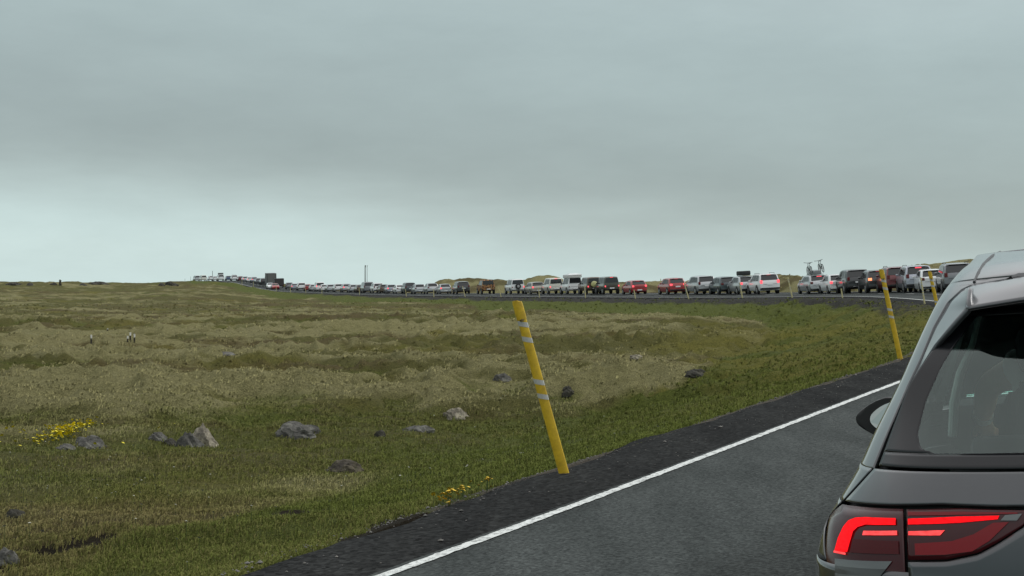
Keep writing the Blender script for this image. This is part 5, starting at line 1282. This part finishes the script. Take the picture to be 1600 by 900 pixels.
for i, (a, b_, c, d, k, l) in enumerate([(22, 445.5, 18, 5, 'dark', 'low dark mound of rock on the skyline at far left'), (46, 446, 10, 6, 'dark', 'pointed dark rock on the skyline, second from the left'), (84, 446, 9, 6, 'dark', 'squat dark rock on the skyline just left of the cairn'),
        (130, 445.5, 10, 4, 'dark', 'small dark rock on the skyline right of the cairn'), (155, 444, 26, 5, 'dark', 'long dark outcrop on the skyline right of the cairn'), (268, 446, 16, 7, 'dark', 'rounded dark mound on the skyline left of the two stakes'), (252, 446, 8, 4, 'dark', 'little dark rock beside the rounded mound on the skyline')]):
    rock(a, b_, c, d, k, l, 30+i, 1.0, 'skyline_rock', 'rocks on the skyline', 250)
x_, y_, z_ = on_ground(94, 446, 250)
cr_ = empty('cairn', (x_, y_, z_-.1)); tag(cr_, 'slim dark stone cairn standing upright on the skyline at left', 'cairn')
zz_ = 0
for i, (w_, h_) in enumerate(((.62, .30), (.55, .30), (.46, .26), (.42, .28), (.50, .24), (.30, .18))):
    bm = bmesh.new(); bmesh.ops.create_icosphere(bm, subdivisions=2, radius=1)
    for v_ in bm.verts: v_.co = (v_.co.x*w_*.62*(1+.2*math.sin(7*v_.co.y+i)), v_.co.y*w_*.6, v_.co.z*h_*.62)
    me = bpy.data.meshes.new('stone'); bm.to_mesh(me); bm.free(); me.materials.append(RK['dark']); o = bpy.data.objects.new('stone', me); col.objects.link(o); o.parent = cr_; o.location = (.05*math.sin(i*2.1), 0, zz_+h_*.5); zz_ += h_*.92

# ================================================================== grass and straw blades
def blade_material():
    m = bpy.data.materials.new('grass_blades'); m.use_nodes = True; t = m.node_tree; b = t.nodes['Principled BSDF']
    at = t.nodes.new('ShaderNodeAttribute'); at.attribute_name = 'tint'; t.links.new(at.outputs['Color'], b.inputs['Base Color'])
    ge = t.nodes.new('ShaderNodeNewGeometry'); vm = t.nodes.new('ShaderNodeVectorMath'); vm.operation = 'SCALE'; vm.inputs['Scale'].default_value = .35; t.links.new(ge.outputs['Normal'], vm.inputs[0])
    va = t.nodes.new('ShaderNodeVectorMath'); va.inputs[1].default_value = (0, -.1, .85); t.links.new(vm.outputs[0], va.inputs[0]); vn = t.nodes.new('ShaderNodeVectorMath'); vn.operation = 'NORMALIZE'; t.links.new(va.outputs[0], vn.inputs[0]); t.links.new(vn.outputs[0], b.inputs['Normal'])
    b.inputs['Roughness'].default_value = .9; b.inputs['Specular IOR Level'].default_value = .1
    return m
BM_ = blade_material()
def blades(name, n, d0, d1, h0, h1, w0, w1, lean, seed, per=3, cover=None, power=1.0, gain=1.0, rnd=1.0):
    rg = np.random.default_rng(seed); nt_ = n//per
    # tufts thin out with distance
    iy = rg.uniform(1/d1**power, 1/d0**power, nt_*2); D = (1/iy)**(1/power); a = rg.uniform(R(-31), R(22.5), nt_*2)
    x = D*np.sin(a); y = D*np.cos(a); P = np.stack([x, y], 1); q, _, _ = road_near(P)
    # clumping and keeping off the road
    cl = fbm(x, y, .9, 3, seed+3); keep = ((-q-shw(y)-.07 > .10+.22*fbm(x, y, .6, 3, 77)) | (q > RW+1.3)) & (rg.random(len(x)) < .55+.6*cl)
    keep &= turf_step(x, y)[1] < .34+.25*rg.random(len(x))
    if cover is not None: keep &= cover(x, y, q, rg)
    x = x[keep][:nt_]; y = y[keep][:nt_]; q = q[keep][:nt_]; D = np.hypot(x, y)
    z, q = ground_z(x, y); v, _ = veg(x, y, q); v = np.clip(v, 0, 1)
    N_ = len(x); x = np.repeat(x, per); y = np.repeat(y, per); z = np.repeat(z, per); v = np.repeat(v, per, 0); D = np.repeat(D, per)
    s_ = D/d0; x = x+rg.normal(0, .02, len(x))*s_**.5; y = y+rg.normal(0, .03, len(x))*s_**.5
    f = ((D-d0)/(d1-d0)); h = (h0+(h1-h0)*f)*rg.uniform(.5, 1.25, len(x)); w_ = (w0+(w1-w0)*f)*rg.uniform(.6, 1.3, len(x))
    ang = rg.uniform(0, 2*np.pi, len(x)); lx = np.cos(ang)*lean*rg.uniform(.3, 1.3, len(x))+lean*.35; ly = np.sin(ang)*lean*rg.uniform(.3, 1.3, len(x))
    # facing roughly any direction
    fa = rg.uniform(-.9, .9, len(x)); ux, uy = np.cos(fa), np.sin(fa)
    b0 = np.stack([x-ux*w_/2, y-uy*w_/2, z-.02], 1); b1_ = np.stack([x+ux*w_/2, y+uy*w_/2, z-.02], 1)
    m0 = np.stack([x-ux*w_*.35+lx*h*.35, y-uy*w_*.35+ly*h*.35, z+h*.55], 1); m1 = np.stack([x+ux*w_*.35+lx*h*.35, y+uy*w_*.35+ly*h*.35, z+h*.55], 1)
    tp = np.stack([x+lx*h, y+ly*h, z+h*np.clip(1-.35*np.hypot(lx, ly), .3, 1)], 1)
    V = np.stack([b0, b1_, m1, m0, tp], 1).reshape(-1, 3); i = np.arange(len(x))*5
    F = np.concatenate([np.stack([i, i+1, i+2], 1), np.stack([i, i+2, i+3], 1), np.stack([i+3, i+2, i+4], 1)])
    pal = dict(s=np.array([.31, .285, .135]), g=np.array([.085, .108, .020]), b=np.array([.165, .135, .058]), m=np.array([.155, .145, .038]), o=np.array([.125, .120, .040]))
    r = rg.random((len(x), 5)); wts = np.stack([v[:, 0]*1.2, v[:, 1]*1.3, v[:, 2]*.6, v[:, 3]*.6, np.full(len(x), .4)], 1)*(.35+.5*(1-rnd)+r*rnd)
    wts = wts**2.0; wts /= wts.sum(1)[:, None]; C = wts@np.array([pal['s'], pal['g'], pal['b'], pal['m'], pal['o']])*rg.uniform(.80, 1.22, (len(x), 1))*gain
    A = np.concatenate([C, np.ones((len(x), 1))], 1); A = np.repeat(A, 5, 0)
    o = fast_mesh(name, V, F, BM_, False, {'tint': A}); return o
o = blades('grass', 470000, 8.0, 30, .035, .068, .006, .016, .95, 5, 4, None, 1.3, 1.2); tag(o, 'short green and brownish grass covering the near moor beside the road', 'grass', kind='stuff')
o = blades('moor_straw', 205000, 26, 200, .06, .20, .016, .09, 1.8, 6, 4, lambda x, y, q, rg: rg.random(len(x)) < .85, 1.1, 1.08, .35); tag(o, 'pale dead straw and grass matted over the tussocks farther out', 'grass', kind='stuff')
# yellow flowers: the big patch and sparse ones
def flowers(name, spots, n, spread, lab, cat='flowers', size=.02, colr=(.78, .66, .02), hh=(.10, .28)):
    rg = np.random.default_rng(len(spots)*7+n); V = []; Fc = []; VS = []; FS = []
    for (px, py, sx_, sy_, wgt) in spots:
        x0, y0, z0 = on_ground(px, py); nn = int(n*wgt); xs_ = x0+rg.normal(0, sx_, nn); ys_ = y0+rg.normal(0, sy_, nn); zs_, qq = ground_z(xs_, ys_)
        for X_, Y_, Z_, q_ in zip(xs_, ys_, zs_, qq):
            if -q_-shw(Y_) < -.02: continue
            h_ = rg.uniform(*hh); s_ = size*rg.uniform(.6, 1.4); b0 = len(V); k = 6; tl = rg.uniform(-.5, .5, 2)
            V.append((X_, Y_, Z_+h_+s_*.25))
            for j in range(k):
                a = 2*math.pi*j/k; rr_ = s_*(1 if j % 2 else .8); V.append((X_+rr_*math.cos(a), Y_+rr_*math.sin(a), Z_+h_+rr_*(tl[0]*math.cos(a)+tl[1]*math.sin(a)-.45*math.sin(a))))
            Fc += [(b0, b0+1+j, b0+1+(j+1) % k) for j in range(k)]
            c0 = len(VS); VS += [(X_-.002, Y_, Z_-.02), (X_+.002, Y_, Z_-.02), (X_+.0015, Y_, Z_+h_), (X_-.0015, Y_, Z_+h_)]; FS.append((c0, c0+1, c0+2, c0+3))
    o = mesh_obj(name, V, Fc, mat('petal_%s' % name, colr, .6)); tag(o, lab, cat, kind='stuff'); mesh_obj('stems', VS, FS, mat('flower_stem', (.05, .08, .02), .8), o); return o
flowers('yellow_flowers', [(102, 682, .15, .7, 1), (84, 686, .12, .4, .5), (116, 679, .07, .5, .5), (28, 684, .35, .5, .07), (8, 681, .2, .6, .04), (185, 686, .5, 1.0, .04)], 170, 0, 'dense patch of bright yellow flowers left of the grey ridged rock', size=.023, hh=(.04, .15))
flowers('roadside_flowers', [(708, 786, .06, .20, 1), (702, 792, .04, .1, .8), (716, 778, .05, .2, .5), (760, 768, .06, .12, .7)], 26, 0, 'few orange yellow flowers at the edge of the road shoulder', colr=(.75, .50, .03), size=.017, hh=(.05, .11))
flowers('white_flowers', [(110, 740, 1.5, 1.5, 1), (330, 780, 2.2, 1.8, 1), (560, 760, 1.5, 1.5, 1), (50, 770, .8, 1.0, .8), (760, 650, 1.5, 2.5, .8), (240, 840, 1.2, .8, .5), (900, 620, 2, 3, .5)], 46, 0, 'sparse tiny white seed heads dotted through the near grass', size=.013, colr=(.50, .50, .44), hh=(.06, .15))
# crumbs of gravel along the grass edge
def gravel():
    rg = np.random.default_rng(31); V = []; Fc = []
    ico = [(0, 0, 1), (.9, 0, .2), (.3, .85, .25), (-.7, .5, .2), (-.7, -.5, .25), (.3, -.85, .2), (0, 0, -.6)]
    fi = [(0, 1, 2), (0, 2, 3), (0, 3, 4), (0, 4, 5), (0, 5, 1), (6, 2, 1), (6, 3, 2), (6, 4, 3), (6, 5, 4), (6, 1, 5)]
    n = 2600; s = rg.uniform(np.interp(5.0, EL[:, 1], su), np.interp(40., EL[:, 1], su), n); q = -1.18+rg.normal(0, .11, n)+.26*fbm(s, s*0, 1.9, 5, 8, .62)+.22*ss(12, 8, np.interp(s, su, EL[:, 1]))
    q[:420] = -rg.uniform(.2, 1.1, 420)
    X_ = np.interp(s, su, EL[:, 0])+np.interp(s, su, NR[:, 0])*q; Y_ = np.interp(s, su, EL[:, 1])+np.interp(s, su, NR[:, 1])*q
    Zr = np.interp(s, su, EL[:, 2])+np.interp(s, su, BANK)*q; Zg, _ = ground_z(X_, Y_); Z_ = np.where(q > -1.12, Zr, np.maximum(Zg, Zr-.2))
    for i in range(n):
        r_2 = rg.uniform(.004, .013) if rg.random() < .93 else rg.uniform(.015, .030); b0 = len(V); an = rg.uniform(0, 6.28); ca, sa = math.cos(an), math.sin(an); k = rg.uniform(.6, 1.2, 3)
        for p in ico: px_, py_ = p[0]*k[0]*r_2, p[1]*k[1]*r_2; V.append((X_[i]+px_*ca-py_*sa, Y_[i]+px_*sa+py_*ca, Z_[i]+p[2]*k[2]*r_2*.7+.002))
        Fc += [tuple(b0+j for j in f_) for f_ in fi]
    o = mesh_obj('gravel', V, Fc, rock_mat('gravel_mix', (.04, .04, .038), (.10, .098, .09), (.22, .21, .19))); tag(o, 'loose gravel crumbs between the dark road shoulder and the grass', 'gravel', kind='stuff')
gravel()
